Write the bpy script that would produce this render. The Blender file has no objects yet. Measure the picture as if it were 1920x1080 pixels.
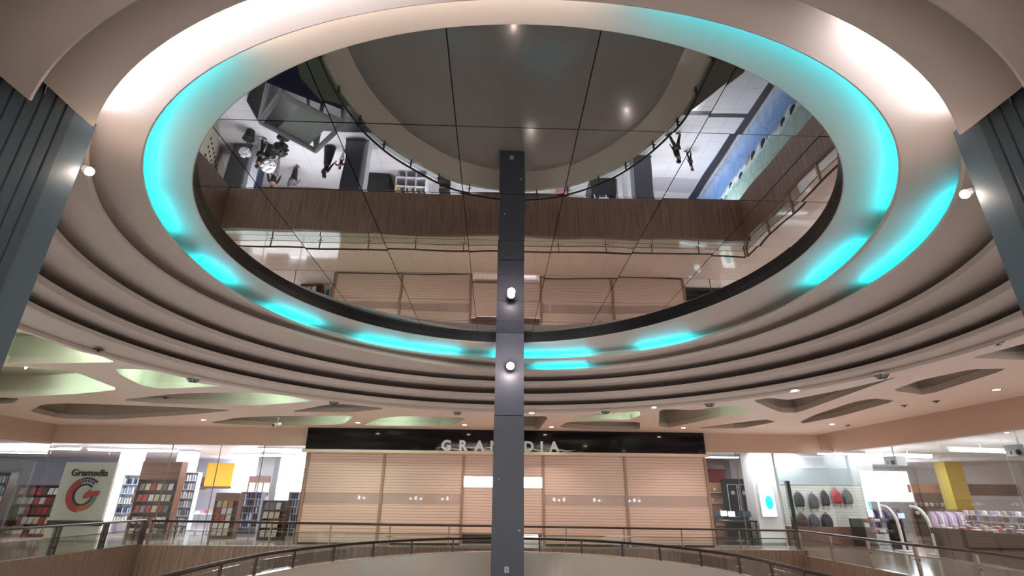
import bpy, bmesh, math, random
from math import pi, sin, cos, radians as R
from mathutils import Vector, Matrix, Euler
random.seed(7)
scene = bpy.context.scene
col = scene.collection

# ------------------------------------------------------------------ materials
def nodes(name):
    m = bpy.data.materials.new(name); m.use_nodes = True
    nt = m.node_tree; nt.nodes.clear()
    return m, nt, nt.nodes.new('ShaderNodeOutputMaterial')
def lin(c): return tuple(((v/12.92) if v <= .04045 else ((v+.055)/1.055)**2.4) for v in c)+(1,)
def mat(name, c, rough=.5, metal=0, noise=0, nscale=8, bump=0, bscale=60, coat=0, spec=.5):
    """c is an sRGB triple 0..1"""
    m, nt, out = nodes(name)
    b = nt.nodes.new('ShaderNodeBsdfPrincipled')
    c = lin(c)
    b.inputs['Base Color'].default_value = c
    b.inputs['Roughness'].default_value = rough
    b.inputs['Metallic'].default_value = metal
    b.inputs['Coat Weight'].default_value = coat
    b.inputs['Coat Roughness'].default_value = .05
    b.inputs['Specular IOR Level'].default_value = spec
    tc = nt.nodes.new('ShaderNodeTexCoord')
    if noise:
        n = nt.nodes.new('ShaderNodeTexNoise'); n.inputs['Scale'].default_value = nscale; n.inputs['Detail'].default_value = 4
        r = nt.nodes.new('ShaderNodeValToRGB')
        r.color_ramp.elements[0].color = tuple(v*(1-noise) for v in c[:3])+(1,)
        r.color_ramp.elements[1].color = tuple(min(1, v*(1+noise)) for v in c[:3])+(1,)
        nt.links.new(tc.outputs['Object'], n.inputs['Vector'])
        nt.links.new(n.outputs['Fac'], r.inputs['Fac']); nt.links.new(r.outputs['Color'], b.inputs['Base Color'])
    if bump:
        n2 = nt.nodes.new('ShaderNodeTexNoise'); n2.inputs['Scale'].default_value = bscale
        bp = nt.nodes.new('ShaderNodeBump'); bp.inputs['Strength'].default_value = bump; bp.inputs['Distance'].default_value = .01
        nt.links.new(tc.outputs['Object'], n2.inputs['Vector'])
        nt.links.new(n2.outputs['Fac'], bp.inputs['Height']); nt.links.new(bp.outputs['Normal'], b.inputs['Normal'])
    nt.links.new(b.outputs[0], out.inputs[0])
    return m
def emit(name, c, s):
    m, nt, out = nodes(name)
    e = nt.nodes.new('ShaderNodeEmission'); e.inputs[0].default_value = lin(c); e.inputs[1].default_value = s
    nt.links.new(e.outputs[0], out.inputs[0]); return m
def glass(name, tint, refl=.6):
    m, nt, out = nodes(name)
    t = nt.nodes.new('ShaderNodeBsdfTransparent'); t.inputs[0].default_value = lin(tint)
    g = nt.nodes.new('ShaderNodeBsdfGlossy'); g.inputs['Roughness'].default_value = .01
    f = nt.nodes.new('ShaderNodeFresnel'); f.inputs[0].default_value = 1.45
    mu = nt.nodes.new('ShaderNodeMath'); mu.operation = 'MULTIPLY'; mu.inputs[1].default_value = refl
    mx = nt.nodes.new('ShaderNodeMixShader')
    nt.links.new(f.outputs[0], mu.inputs[0]); nt.links.new(mu.outputs[0], mx.inputs[0])
    nt.links.new(t.outputs[0], mx.inputs[1]); nt.links.new(g.outputs[0], mx.inputs[2]); nt.links.new(mx.outputs[0], out.inputs[0])
    return m
def film(name, c, clear):
    m, nt, out = nodes(name)
    t = nt.nodes.new('ShaderNodeBsdfTransparent'); b = nt.nodes.new('ShaderNodeBsdfPrincipled'); b.inputs['Base Color'].default_value = lin(c); b.inputs['Roughness'].default_value = .2
    mx = nt.nodes.new('ShaderNodeMixShader'); mx.inputs[0].default_value = clear
    nt.links.new(b.outputs[0], mx.inputs[1]); nt.links.new(t.outputs[0], mx.inputs[2]); nt.links.new(mx.outputs[0], out.inputs[0])
    return m
def wood(name, ca, cb, rough=.35, axis='Z', scale=30, coat=.3):
    """fine strips running along one axis"""
    m, nt, out = nodes(name)
    b = nt.nodes.new('ShaderNodeBsdfPrincipled'); b.inputs['Roughness'].default_value = rough; b.inputs['Coat Weight'].default_value = coat
    tc = nt.nodes.new('ShaderNodeTexCoord'); mp = nt.nodes.new('ShaderNodeMapping')
    s = [scale, scale, scale]; s['XYZ'.index(axis)] = scale*.03
    mp.inputs['Scale'].default_value = s
    n = nt.nodes.new('ShaderNodeTexNoise'); n.inputs['Scale'].default_value = 1; n.inputs['Detail'].default_value = 3
    r = nt.nodes.new('ShaderNodeValToRGB')
    r.color_ramp.elements[0].position = .35; r.color_ramp.elements[0].color = lin(ca)
    r.color_ramp.elements[1].position = .68; r.color_ramp.elements[1].color = lin(cb)
    nt.links.new(tc.outputs['Object'], mp.inputs[0]); nt.links.new(mp.outputs[0], n.inputs['Vector'])
    nt.links.new(n.outputs['Fac'], r.inputs[0]); nt.links.new(r.outputs[0], b.inputs['Base Color']); nt.links.new(b.outputs[0], out.inputs[0])
    return m
def mirror_mat():
    m, nt, out = nodes('smoked_mirror')
    b = nt.nodes.new('ShaderNodeBsdfPrincipled'); b.inputs['Metallic'].default_value = 1
    b.inputs['Base Color'].default_value = (.44, .44, .455, 1); b.inputs['Roughness'].default_value = .012
    tc = nt.nodes.new('ShaderNodeTexCoord'); n = nt.nodes.new('ShaderNodeTexNoise'); n.inputs['Scale'].default_value = 1.1; n.inputs['Detail'].default_value = 0
    bp = nt.nodes.new('ShaderNodeBump'); bp.inputs['Strength'].default_value = .12; bp.inputs['Distance'].default_value = .02
    nt.links.new(tc.outputs['Object'], n.inputs['Vector']); nt.links.new(n.outputs['Fac'], bp.inputs['Height'])
    nt.links.new(bp.outputs['Normal'], b.inputs['Normal']); nt.links.new(b.outputs[0], out.inputs[0])
    return m
def tile_mat(name, ca, cb, size, rough, coat=.0):
    m, nt, out = nodes(name)
    b = nt.nodes.new('ShaderNodeBsdfPrincipled'); b.inputs['Roughness'].default_value = rough; b.inputs['Coat Weight'].default_value = coat; b.inputs['Coat Roughness'].default_value = .04
    tc = nt.nodes.new('ShaderNodeTexCoord'); br = nt.nodes.new('ShaderNodeTexBrick')
    br.offset = 0; br.inputs['Scale'].default_value = 1/size; br.inputs['Color1'].default_value = lin(ca); br.inputs['Color2'].default_value = lin(tuple(v*.985 for v in ca))
    br.inputs['Mortar'].default_value = lin(cb); br.inputs['Mortar Size'].default_value = .006; br.inputs['Brick Width'].default_value = 1; br.inputs['Row Height'].default_value = 1
    nt.links.new(tc.outputs['Object'], br.inputs['Vector']); nt.links.new(br.outputs['Color'], b.inputs['Base Color']); nt.links.new(b.outputs[0], out.inputs[0])
    return m
def slat_mat(name, ca, cb, pitch, rough=.4):
    """horizontal slats: a bump and a dark line every pitch metres of height"""
    m, nt, out = nodes(name)
    b = nt.nodes.new('ShaderNodeBsdfPrincipled'); b.inputs['Roughness'].default_value = rough
    tc = nt.nodes.new('ShaderNodeTexCoord'); sp = nt.nodes.new('ShaderNodeSeparateXYZ')
    d = nt.nodes.new('ShaderNodeMath'); d.operation = 'DIVIDE'; d.inputs[1].default_value = pitch
    fr = nt.nodes.new('ShaderNodeMath'); fr.operation = 'FRACT'
    r = nt.nodes.new('ShaderNodeValToRGB'); r.color_ramp.elements[0].position = .0; r.color_ramp.elements[0].color = lin(cb)
    r.color_ramp.elements[1].position = .22; r.color_ramp.elements[1].color = lin(ca)
    bp = nt.nodes.new('ShaderNodeBump'); bp.inputs['Strength'].default_value = .6; bp.inputs['Distance'].default_value = .02
    nt.links.new(tc.outputs['Object'], sp.inputs[0]); nt.links.new(sp.outputs['Z'], d.inputs[0]); nt.links.new(d.outputs[0], fr.inputs[0])
    nt.links.new(fr.outputs[0], r.inputs[0]); nt.links.new(r.outputs[0], b.inputs['Base Color'])
    nt.links.new(r.outputs[0], bp.inputs['Height']); nt.links.new(bp.outputs[0], b.inputs['Normal']); nt.links.new(b.outputs[0], out.inputs[0])
    return m
def mural_mat():
    """frozen landscape print: blue sky, white ridge, pale green ice with cracks (object Z is up, object Y along)"""
    m, nt, out = nodes('mural_print')
    b = nt.nodes.new('ShaderNodeBsdfPrincipled'); b.inputs['Roughness'].default_value = .45
    tc = nt.nodes.new('ShaderNodeTexCoord'); sp = nt.nodes.new('ShaderNodeSeparateXYZ')
    n = nt.nodes.new('ShaderNodeTexNoise'); n.inputs['Scale'].default_value = 1.6; n.inputs['Detail'].default_value = 6
    ad = nt.nodes.new('ShaderNodeMath'); ad.operation = 'MULTIPLY_ADD'; ad.inputs[1].default_value = .9
    r = nt.nodes.new('ShaderNodeValToRGB')
    cr = r.color_ramp; cr.elements[0].position = .0; cr.elements[0].color = lin((.80, .88, .88))
    cr.elements[1].position = 1; cr.elements[1].color = lin((.78, .86, .97))
    for p, c in ((.12, (.66, .77, .73)), (.42, (.60, .74, .72)), (.50, (.88, .93, .95)), (.56, (.45, .60, .78)), (.72, (.50, .66, .90)), (.88, (.70, .82, .97))):
        e = cr.elements.new(p); e.color = lin(c)
    v = nt.nodes.new('ShaderNodeTexVoronoi'); v.feature = 'DISTANCE_TO_EDGE'; v.inputs['Scale'].default_value = 1.5
    rr = nt.nodes.new('ShaderNodeValToRGB'); rr.color_ramp.elements[0].color = (.35, .42, .42, 1); rr.color_ramp.elements[1].position = .06
    mx = nt.nodes.new('ShaderNodeMixRGB'); mx.blend_type = 'MULTIPLY'; mx.inputs[0].default_value = .45
    sc = nt.nodes.new('ShaderNodeMath'); sc.operation = 'MULTIPLY'; sc.inputs[1].default_value = .30
    L = nt.links.new
    L(tc.outputs['Object'], sp.inputs[0]); L(tc.outputs['Object'], n.inputs['Vector']); L(tc.outputs['Object'], v.inputs['Vector'])
    L(sp.outputs['Z'], sc.inputs[0]); L(n.outputs['Fac'], ad.inputs[0]); 
    sub = nt.nodes.new('ShaderNodeMath'); sub.operation = 'MULTIPLY_ADD'; sub.inputs[1].default_value = .25; sub.inputs[2].default_value = -.125
    L(n.outputs['Fac'], sub.inputs[0]); ad2 = nt.nodes.new('ShaderNodeMath'); L(sc.outputs[0], ad2.inputs[0]); L(sub.outputs[0], ad2.inputs[1])
    inv = nt.nodes.new('ShaderNodeMath'); inv.operation = 'SUBTRACT'; inv.inputs[0].default_value = 1.02; L(ad2.outputs[0], inv.inputs[1]); L(inv.outputs[0], r.inputs[0]); L(v.outputs['Distance'], rr.inputs[0]); L(r.outputs[0], mx.inputs[1]); L(rr.outputs[0], mx.inputs[2])
    L(mx.outputs[0], b.inputs['Base Color']); L(b.outputs[0], out.inputs[0])
    return m

M = dict(
    ring=mat('ring_plaster', (.80, .735, .69), .55, noise=.03, nscale=2, bump=.05, bscale=90),
    ceil=mat('ceiling_plaster', (.91, .83, .78), .6, noise=.03, nscale=2, bump=.04),
    wall=mat('wall_plaster', (.76, .65, .58), .5, noise=.04, nscale=1.5, bump=.04),
    black=mat('black_gloss', (.09, .07, .095), .07, spec=.25),
    dark=mat('dark_reveal', (.06, .06, .065), .35),
    coffer=mat('coffer_shade', (.70, .645, .59), .6), coveshade=mat('cove_shade', (.30, .23, .19), .8),  # coffers and unlit coves: recess shade put into the colour
    void=mat('dark_void', (.16, .14, .12), .8),
    metal=mat('column_grey', (.34, .35, .40), .38, metal=.25, noise=.04, nscale=3),
    metald=mat('column_grey_dark', (.33, .34, .37), .4, metal=.2, noise=.04, nscale=3),
    pier=mat('pier_grey', (.36, .41, .44), .5, noise=.06, nscale=30, bump=.1, bscale=120),
    pierd=mat('pier_rib_grey', (.28, .32, .34), .6, noise=.08, nscale=30, bump=.1, bscale=120),
    tanpost=mat('tan_post', (.58, .52, .46), .4, metal=.4), darkpost=mat('dark_post', (.27, .23, .21), .4, metal=.4),
    steel=mat('brushed_steel', (.50, .46, .43), .34, metal=.9),
    bronze=mat('bronze_rail', (.26, .20, .17), .32, metal=.4),
    shutter=slat_mat('shutter_slats', (.88, .76, .70), (.58, .47, .42), .11),
    shutterframe=mat('shutter_frame', (.62, .50, .43), .4, metal=.2),
    white=mat('white_paint', (.86, .86, .87), .5, noise=.02),
    offwhite=mat('offwhite_panel', (.84, .84, .78), .5, noise=.02, nscale=3),
    cream=mat('cream_trim', (.86, .78, .70), .4),
    floor=tile_mat('gallery_tiles', (.84, .74, .68), (.66, .57, .52), .8, .12, .4),
    gfloor=tile_mat('atrium_tiles', (.85, .85, .86), (.66, .66, .68), 1.2, .16, .35),
    gdark=mat('dark_floor_band', (.20, .20, .22), .25),
    bfloor=mat('balcony_floor_gloss', (.72, .67, .65), .17, noise=.05, nscale=2, coat=.25),
    parapet=mat('parapet_gloss', (.90, .83, .77), .17, noise=.03, nscale=2, coat=.3),
    sfloor=tile_mat('store_tiles', (.82, .82, .82), (.6, .6, .6), .6, .2, .2),
    fascia=wood('fascia_wood', (.42, .32, .26), (.58, .45, .38), .45, 'Z', 26, .1),
    bookwood=wood('bookcase_wood', (.36, .22, .15), (.50, .33, .24), .45, 'X', 10, .1),
    darkwood=wood('dark_wood', (.16, .12, .11), (.24, .19, .17), .45, 'X', 10, .1),
    shelfwhite=mat('shelf_white', (.82, .83, .88), .4),
    shelfgrey=mat('shelf_grey', (.55, .56, .62), .4),
    glass=glass('clear_glass', (.97, .98, .98), .32),
    railglass=glass('rail_glass', (.94, .96, .955), .45),
    smoke=film('vision_strip_film', (.80, .69, .64), .38),
    mirror=mirror_mat(),
    letter=mat('silver_letters', (.84, .86, .85), .35, metal=.2), wave=mat('wave_silver', (.62,.64,.62), .25, metal=.7),
    ink=mat('black_ink', (.13, .13, .14), .5),
    red=mat('logo_red', (.75, .25, .2), .4), green=mat('logo_green', (.45, .58, .48), .4), orange=mat('logo_orange', (.80, .45, .30), .4),
    yellow=mat('yellow_panel', (.95, .75, .18), .5), mustard=mat('yellow_column', (.80, .70, .25), .5),
    redwall=mat('red_wall', (.75, .15, .22), .5), brown=mat('brown_panel', (.42, .30, .26), .55, noise=.05),
    tan=mat('tan_panel', (.72, .50, .36), .5), grey=mat('grey_panel', (.55, .55, .57), .5), lgrey=mat('light_grey', (.72, .74, .76), .5),
    charcoal=mat('charcoal_fabric', (.16, .16, .17), .8, bump=.3, bscale=200), blackp=mat('black_plastic', (.07, .07, .08), .4),
    navy=mat('navy_cloth', (.10, .10, .22), .8), olive=mat('olive_ledge', (.26, .25, .20), .5, noise=.06),
    cyan=emit('cyan_led', (.0, .86, .97), 16), whiteled=emit('white_led', (.93, .95, 1), 58), whitesoft=emit('white_led_soft', (1, .98, .96), 13),
    tube=emit('fluorescent_tube', (.80, 1, .90), 75), lamp=emit('lamp_lens', (1, .88, .78), 40), lampw=emit('lamp_lens_white', (1, .97, .93), 30),
    daylight=emit('daylight_window', (.97, .98, 1), 7), shoplight=emit('shop_light', (.94, .97, 1), 9), screen=emit('screen_glow', (.85, .93, 1), 2.2),
    mural=mural_mat(), slatwall=slat_mat('slatwall_white', (.76, .76, .73), (.60, .60, .58), .12),
    skin=mat('skin', (.62, .45, .36), .5), hair=mat('black_hair', (.05, .045, .04), .6),
)
def cm(key, c, rough=.6):
    if key not in M: M[key] = mat(key, c, rough)
    return M[key]

# ------------------------------------------------------------------ mesh builder
class MB:
    def __init__(s): s.bm = bmesh.new(); s.mi = 0
    def _new(s, geom):
        for f in geom: f.material_index = s.mi
    def box(s, x0, x1, y0, y1, z0, z1, bev=0):
        vs = [s.bm.verts.new(p) for p in ((x0,y0,z0),(x1,y0,z0),(x1,y1,z0),(x0,y1,z0),(x0,y0,z1),(x1,y0,z1),(x1,y1,z1),(x0,y1,z1))]
        fs = [s.bm.faces.new([vs[i] for i in q]) for q in ((0,3,2,1),(4,5,6,7),(0,1,5,4),(1,2,6,5),(2,3,7,6),(3,0,4,7))]
        s._new(fs)
        if bev:
            es = list({e for f in fs for e in f.edges})
            r = bmesh.ops.bevel(s.bm, geom=es, offset=bev, segments=2, profile=.5, affect='EDGES')
            s._new(r['faces'])
        return s
    def obox(s, c, size, rz=0, bev=0, rx=0, ry=0):
        n0 = len(s.bm.verts); a, b, d = (v/2 for v in size)
        old = set(s.bm.verts)
        s.box(-a, a, -b, b, -d, d, bev)
        m = Matrix.Translation(c) @ Euler((rx, ry, rz)).to_matrix().to_4x4()
        for v in s.bm.verts:
            if v not in old: v.co = m @ v.co
        return s
    def tube(s, path, r, seg=8, closed=False, cap=True):
        P = [Vector(p) for p in path]; n = len(P); rings = []
        rad = r if isinstance(r, (list, tuple)) else [r]*n
        up = None
        for i in range(n):
            a = P[(i-1) % n] if (closed or i > 0) else P[i]; b = P[(i+1) % n] if (closed or i < n-1) else P[i]
            t = (b-a).normalized()
            if up is None or abs(up.dot(t)) > .97: up = Vector((0,0,1)) if abs(t.z) < .9 else Vector((1,0,0))
            u = t.cross(up).normalized(); w = u.cross(t)
            rings.append([s.bm.verts.new(P[i]+(u*cos(2*pi*k/seg)+w*sin(2*pi*k/seg))*rad[i]) for k in range(seg)])
        fs = []
        for i in range(n if closed else n-1):
            A, B = rings[i], rings[(i+1) % n]
            for k in range(seg): fs.append(s.bm.faces.new((A[k], A[(k+1)%seg], B[(k+1)%seg], B[k])))
        if cap and not closed: fs += [s.bm.faces.new(rings[0][::-1]), s.bm.faces.new(rings[-1])]
        s._new(fs)
        for f in fs: f.smooth = seg > 6
        return s
    def lathe(s, c, prof, seg=20, axis='Z'):
        rings = []
        for r, z in prof:
            ring = []
            for k in range(seg):
                x, y = r*cos(2*pi*k/seg), r*sin(2*pi*k/seg)
                p = (x, y, z) if axis == 'Z' else ((x, z, y) if axis == 'Y' else (z, x, y))
                ring.append(s.bm.verts.new(Vector(c)+Vector(p)))
            rings.append(ring)
        fs = []
        for A, B in zip(rings, rings[1:]):
            for k in range(seg): fs.append(s.bm.faces.new((A[k], A[(k+1)%seg], B[(k+1)%seg], B[k])))
        fs.append(s.bm.faces.new(rings[0][::-1])); fs.append(s.bm.faces.new(rings[-1]))
        s._new(fs)
        for f in fs[:-2]: f.smooth = True
        return s
    def sweep(s, sections, closed=False, smooth=False, closeprof=False):
        """sections: list of lists of points, joined in order"""
        rings = [[s.bm.verts.new(p) for p in sec] for sec in sections]; n = len(rings); fs = []
        for i in range(n if closed else n-1):
            A, B = rings[i], rings[(i+1) % n]; m = len(A)
            for k in range(m if closeprof else m-1): fs.append(s.bm.faces.new((A[k], A[(k+1)%m], B[(k+1)%m], B[k])))
        if closeprof and not closed: fs += [s.bm.faces.new(rings[0][::-1]), s.bm.faces.new(rings[-1])]
        s._new(fs)
        for f in fs: f.smooth = smooth
        return s
    def prism(s, pts, d):
        """polygon pts (3D) extruded by the vector d"""
        d = Vector(d); A = [s.bm.verts.new(p) for p in pts]; B = [s.bm.verts.new(Vector(p)+d) for p in pts]; n = len(A)
        fs = [s.bm.faces.new(A[::-1]), s.bm.faces.new(B)]
        for k in range(n): fs.append(s.bm.faces.new((A[k], A[(k+1)%n], B[(k+1)%n], B[k])))
        s._new(fs); return s
    def ball(s, c, r, seg=12, sq=(1,1,1)):
        old = set(s.bm.verts)
        ret = bmesh.ops.create_uvsphere(s.bm, u_segments=seg, v_segments=max(6, seg*2//3), radius=1)
        fs = set()
        for v in ret['verts']:
            v.co = Vector((v.co.x*r*sq[0]+c[0], v.co.y*r*sq[1]+c[1], v.co.z*r*sq[2]+c[2])); fs |= set(v.link_faces)
        s._new(fs)
        for f in fs: f.smooth = True
        return s
    def build(s, name, mats, parent=None, recalc=True, loc=None):
        if recalc: bmesh.ops.recalc_face_normals(s.bm, faces=s.bm.faces)
        me = bpy.data.meshes.new(name); s.bm.to_mesh(me); s.bm.free()
        for m in (mats if isinstance(mats, (list, tuple)) else [mats]): me.materials.append(m)
        o = bpy.data.objects.new(name, me); col.objects.link(o)
        if parent is not None:
            o.parent = parent
            pl = Vector((0,0,0)); q = parent
            while q is not None: pl = pl + q.location; q = q.parent
            if parent.rotation_euler.z == 0: o.location = -pl
        elif loc is not None:
            for v in me.vertices: v.co -= Vector(loc)
            o.location = loc
        return o
def tag(o, label=None, cat=None, group=None, kind=None):
    if label: o['label'] = label
    if cat: o['category'] = cat
    if group: o['group'] = group
    if kind: o['kind'] = kind
    return o
def thing(name, label, cat, loc=(0,0,0), group=None):
    o = bpy.data.objects.new(name, None); col.objects.link(o); o.location = loc; o.empty_display_size = .1
    return tag(o, label, cat, group)
def struct(name, mb, m): return tag(mb.build(name, m), kind='structure')
def copy_tree(o, parent=None, loc=None):
    c = o.copy(); col.objects.link(c)
    if parent is not None: c.parent = parent
    if loc is not None: c.location = loc
    for ch in list(o.children): copy_tree(ch, c)
    return c
def fill_mesh(name, polys, z, m, parent=None, extrude=0):
    """flat sheet bounded by the first polygon with the others cut out (2D curve fill)"""
    cu = bpy.data.curves.new(name, 'CURVE'); cu.dimensions = '2D'; cu.fill_mode = 'BOTH'; cu.extrude = extrude
    for P in polys:
        sp = cu.splines.new('POLY'); sp.points.add(len(P)-1); sp.use_cyclic_u = True
        for i, p in enumerate(P): sp.points[i].co = (p[0], p[1], 0, 1)
    t = bpy.data.objects.new(name+'_tmp', cu); col.objects.link(t)
    dg = bpy.context.evaluated_depsgraph_get()
    me = bpy.data.meshes.new_from_object(t.evaluated_get(dg))
    bpy.data.objects.remove(t); bpy.data.curves.remove(cu)
    for v in me.vertices: v.co.z += z
    me.materials.clear(); me.materials.append(m); me.name = name
    o = bpy.data.objects.new(name, me); col.objects.link(o)
    if parent is not None: o.parent = parent
    return o
def text_mesh(name, body, size, depth, m, parent, mtx, bold=0.0, shear=0, spacing=1):
    cu = bpy.data.curves.new(name, 'FONT'); cu.body = body; cu.size = size; cu.extrude = depth; cu.offset = bold; cu.shear = shear; cu.space_character = spacing
    cu.align_x = 'CENTER'; cu.align_y = 'BOTTOM_BASELINE'
    t = bpy.data.objects.new(name+'_tmp', cu); col.objects.link(t)
    dg = bpy.context.evaluated_depsgraph_get()
    me = bpy.data.meshes.new_from_object(t.evaluated_get(dg))
    bpy.data.objects.remove(t); bpy.data.curves.remove(cu)
    me.transform(mtx); me.materials.clear(); me.materials.append(m); me.name = name
    o = bpy.data.objects.new(name, me); col.objects.link(o); o.parent = parent
    return o
FACE = Matrix.Rotation(pi/2, 4, 'X')          # text standing up, facing -Y
def light(name, kind, loc, power, color, parent=None, **kw):
    l = bpy.data.lights.new(name, kind); l.energy = power; l.color = color
    for k, v in kw.items(): setattr(l, k, v)
    o = bpy.data.objects.new(name, l); col.objects.link(o)
    if parent is not None:
        o.parent = parent; o.location = Vector(loc)-parent.location
    else: o.location = loc
    return o
ORD = ['leftmost','second from left','third from left','fourth from left','fifth from left','sixth from left','seventh from left','eighth from left','ninth from left','tenth from left','eleventh from left','twelfth from left','thirteenth from left','fourteenth from left','fifteenth from left','sixteenth from left']

# ------------------------------------------------------------------ the ringed dome
E0 = 1.8                                   # eye height; heights below are metres above the gallery floor
CX, CY = .35, 8.8
def fr(c):
    def f(a):
        r = c[0]
        for k in range(1, (len(c)+1)//2): r += c[2*k-1]*cos(k*a)+c[2*k]*sin(k*a)
        return r
    return f
rM = fr([5.081,-.15,-.29,-.072,-.072,-.002,-.055,.008,-.016])
r1 = fr([5.869,.006,.108,-.111,.028,-.016,.015,-.065,.008])
r2 = fr([6.269,.138,-.045,-.093,.151,-.099,-.079,.019,-.036])
rA = fr([7.0,.07,.22]); rB = fr([7.52,.03,.2]); rC = fr([7.93,.09,.32]); rO = fr([8.55,-.05,.1])
ZM, ZE = 5.9, 5.74                         # mirror plane, lower edge of its dark reveal
RINGS = [(r1, 5.52, 5.58), (r2, 5.30, 5.37), (rA, 5.04, 5.16), (rB, 4.72, 4.86), (rC, 4.49, 4.59)]
NSEG = 192
PIER_L, PIER_R, NOTCH_L, NOTCH_R, PIER_LY, PIER_RY = -4.42, 4.90, -4.23, 4.72, 4.67, 4.40
def pt(rf, off, a, z): r = rf(a)+off; return (CX+r*cos(a), CY+r*sin(a), z)
def notch(bm):
    """cut the ring away beside the two piers on the near side of the dome"""
    out = bmesh.new()
    far = bm.copy(); g = list(far.verts)+list(far.edges)+list(far.faces)
    bmesh.ops.bisect_plane(far, geom=g, plane_co=(-4.42, 4.66, 0), plane_no=(-.029, -1, 0), clear_outer=True)
    near = bm.copy(); g = list(near.verts)+list(near.edges)+list(near.faces)
    bmesh.ops.bisect_plane(near, geom=g, plane_co=(-4.42, 4.66, 0), plane_no=(.029, 1, 0), clear_outer=True)
    for x, n in ((NOTCH_L, -1), (NOTCH_R, 1)):
        g = list(near.verts)+list(near.edges)+list(near.faces)
        bmesh.ops.bisect_plane(near, geom=g, plane_co=(x, 0, 0), plane_no=(n, 0, 0), clear_outer=True)
    for b in (far, near):
        me = bpy.data.meshes.new('tmp'); b.to_mesh(me); out.from_mesh(me); bpy.data.meshes.remove(me); b.free()
    return out
def ring_obj(name, prof, m, cut=False, smooth=True):
    """prof: list of (radius function, offset, z); swept all the way round"""
    b = MB(); secs = []
    for i in range(NSEG):
        a = 2*pi*i/NSEG; secs.append([pt(rf, off, a, z) for rf, off, z in prof])
    b.sweep(secs, closed=True)
    if cut: nb = notch(b.bm); b.bm.free(); b.bm = nb
    o = b.build(name, m, recalc=False)
    return tag(o, kind='structure')
# innermost sheet: reveal edge of the mirror out to the first cove
o = ring_obj('ceiling_ring', [(rM, .0, ZM+.02), (rM, .0, ZE+.012), (rM, .012, ZE), (r1, .42, ZE+.05), (r1, .42, 5.55)], M['ring'])
o.data.materials.append(M['dark'])
for p in o.data.polygons:
    zs = [o.data.vertices[v].co.z for v in p.vertices]
    if min(zs) > ZE+.005 and max(zs) > ZM: p.material_index = 1
for k, (rf, zb, zt) in enumerate(RINGS):
    nxt = RINGS[k+1] if k+1 < len(RINGS) else None
    prof = [(rf, .42, zb+.03), (rf, .06, zb+.03), (rf, .06, zt), (rf, .0, zt), (rf, .0, zb+.02), (rf, .02, zb)]
    if nxt: prof += [(nxt[0], .42, zb), (nxt[0], .42, nxt[1]+.03)]
    else: prof += [(rO, .0, zb), (rO, .0, 4.40)]
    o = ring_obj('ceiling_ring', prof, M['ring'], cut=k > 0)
    o.data.materials.append(M['coveshade'])
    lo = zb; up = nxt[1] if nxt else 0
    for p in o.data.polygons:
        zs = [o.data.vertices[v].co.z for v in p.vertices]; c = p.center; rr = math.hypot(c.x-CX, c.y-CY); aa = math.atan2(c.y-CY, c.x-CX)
        if k >= 2 and min(zs) > zb+.025 and rr > rf(aa)+.03: p.material_index = 1           # colour darkened inside the unlit coves to deepen their shade
        if nxt and k >= 1 and rr > nxt[0](aa)+.35: p.material_index = 1  # cove back walls darkened the same way
# closing plates on the cut ends beside the piers
for x, ya, yb in ((NOTCH_L, 3.76, 4.28), (NOTCH_R, 3.55, 4.08)):
    b = MB(); b.box(x-.01, x+.01, ya, yb, 5.305, 6.3); b.box(x-.01, x+.01, .4, ya-.10, 5.07, 6.3); struct('trim_plate', b, M['ring'])

# mirror: square panels with open joints, clipped to the oval, each a hair out of level, on a dark backing
def clip(poly, axis, v, keep_less):
    out = []
    for i in range(len(poly)):
        a, b = poly[i], poly[(i+1) % len(poly)]
        ia = (a[axis] <= v) if keep_less else (a[axis] >= v); ib = (b[axis] <= v) if keep_less else (b[axis] >= v)
        if ia: out.append(a)
        if ia != ib:
            t = (v-a[axis])/(b[axis]-a[axis]); out.append((a[0]+t*(b[0]-a[0]), a[1]+t*(b[1]-a[1])))
    return out
oval = [(CX+(rM(a)+.04)*cos(a), CY+(rM(a)+.04)*sin(a)) for a in (2*pi*i/120 for i in range(120))]
b = MB(); S = 1.467; gap = .006
for ix in range(-5, 6):
    for iy in range(-1, 9):
        x0, y0 = -.55+ix*S, 3.52+iy*S
        P = clip(clip(clip(clip(oval, 0, x0+gap, False), 0, x0+S-gap, True), 1, y0+gap, False), 1, y0+S-gap, True)
        if len(P) < 3: continue
        tx, ty = random.gauss(0, .0016), random.gauss(0, .0016)
        b.prism([(x, y, ZM+(x-x0-S/2)*tx+(y-y0-S/2)*ty) for x, y in P], (0, 0, .008))
struct('ceiling_mirror', b, M['mirror'])
o = fill_mesh('ceiling_backing', [[(CX+(rM(a)+.3)*cos(a), CY+(rM(a)+.3)*sin(a)) for a in (2*pi*i/96 for i in range(96))]], ZM+.03, M['dark']); tag(o, kind='structure')
b = MB().box(-40, 34, -6, 40, 6.35, 6.5); struct('ceiling_slab', b, M['void'])

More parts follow.
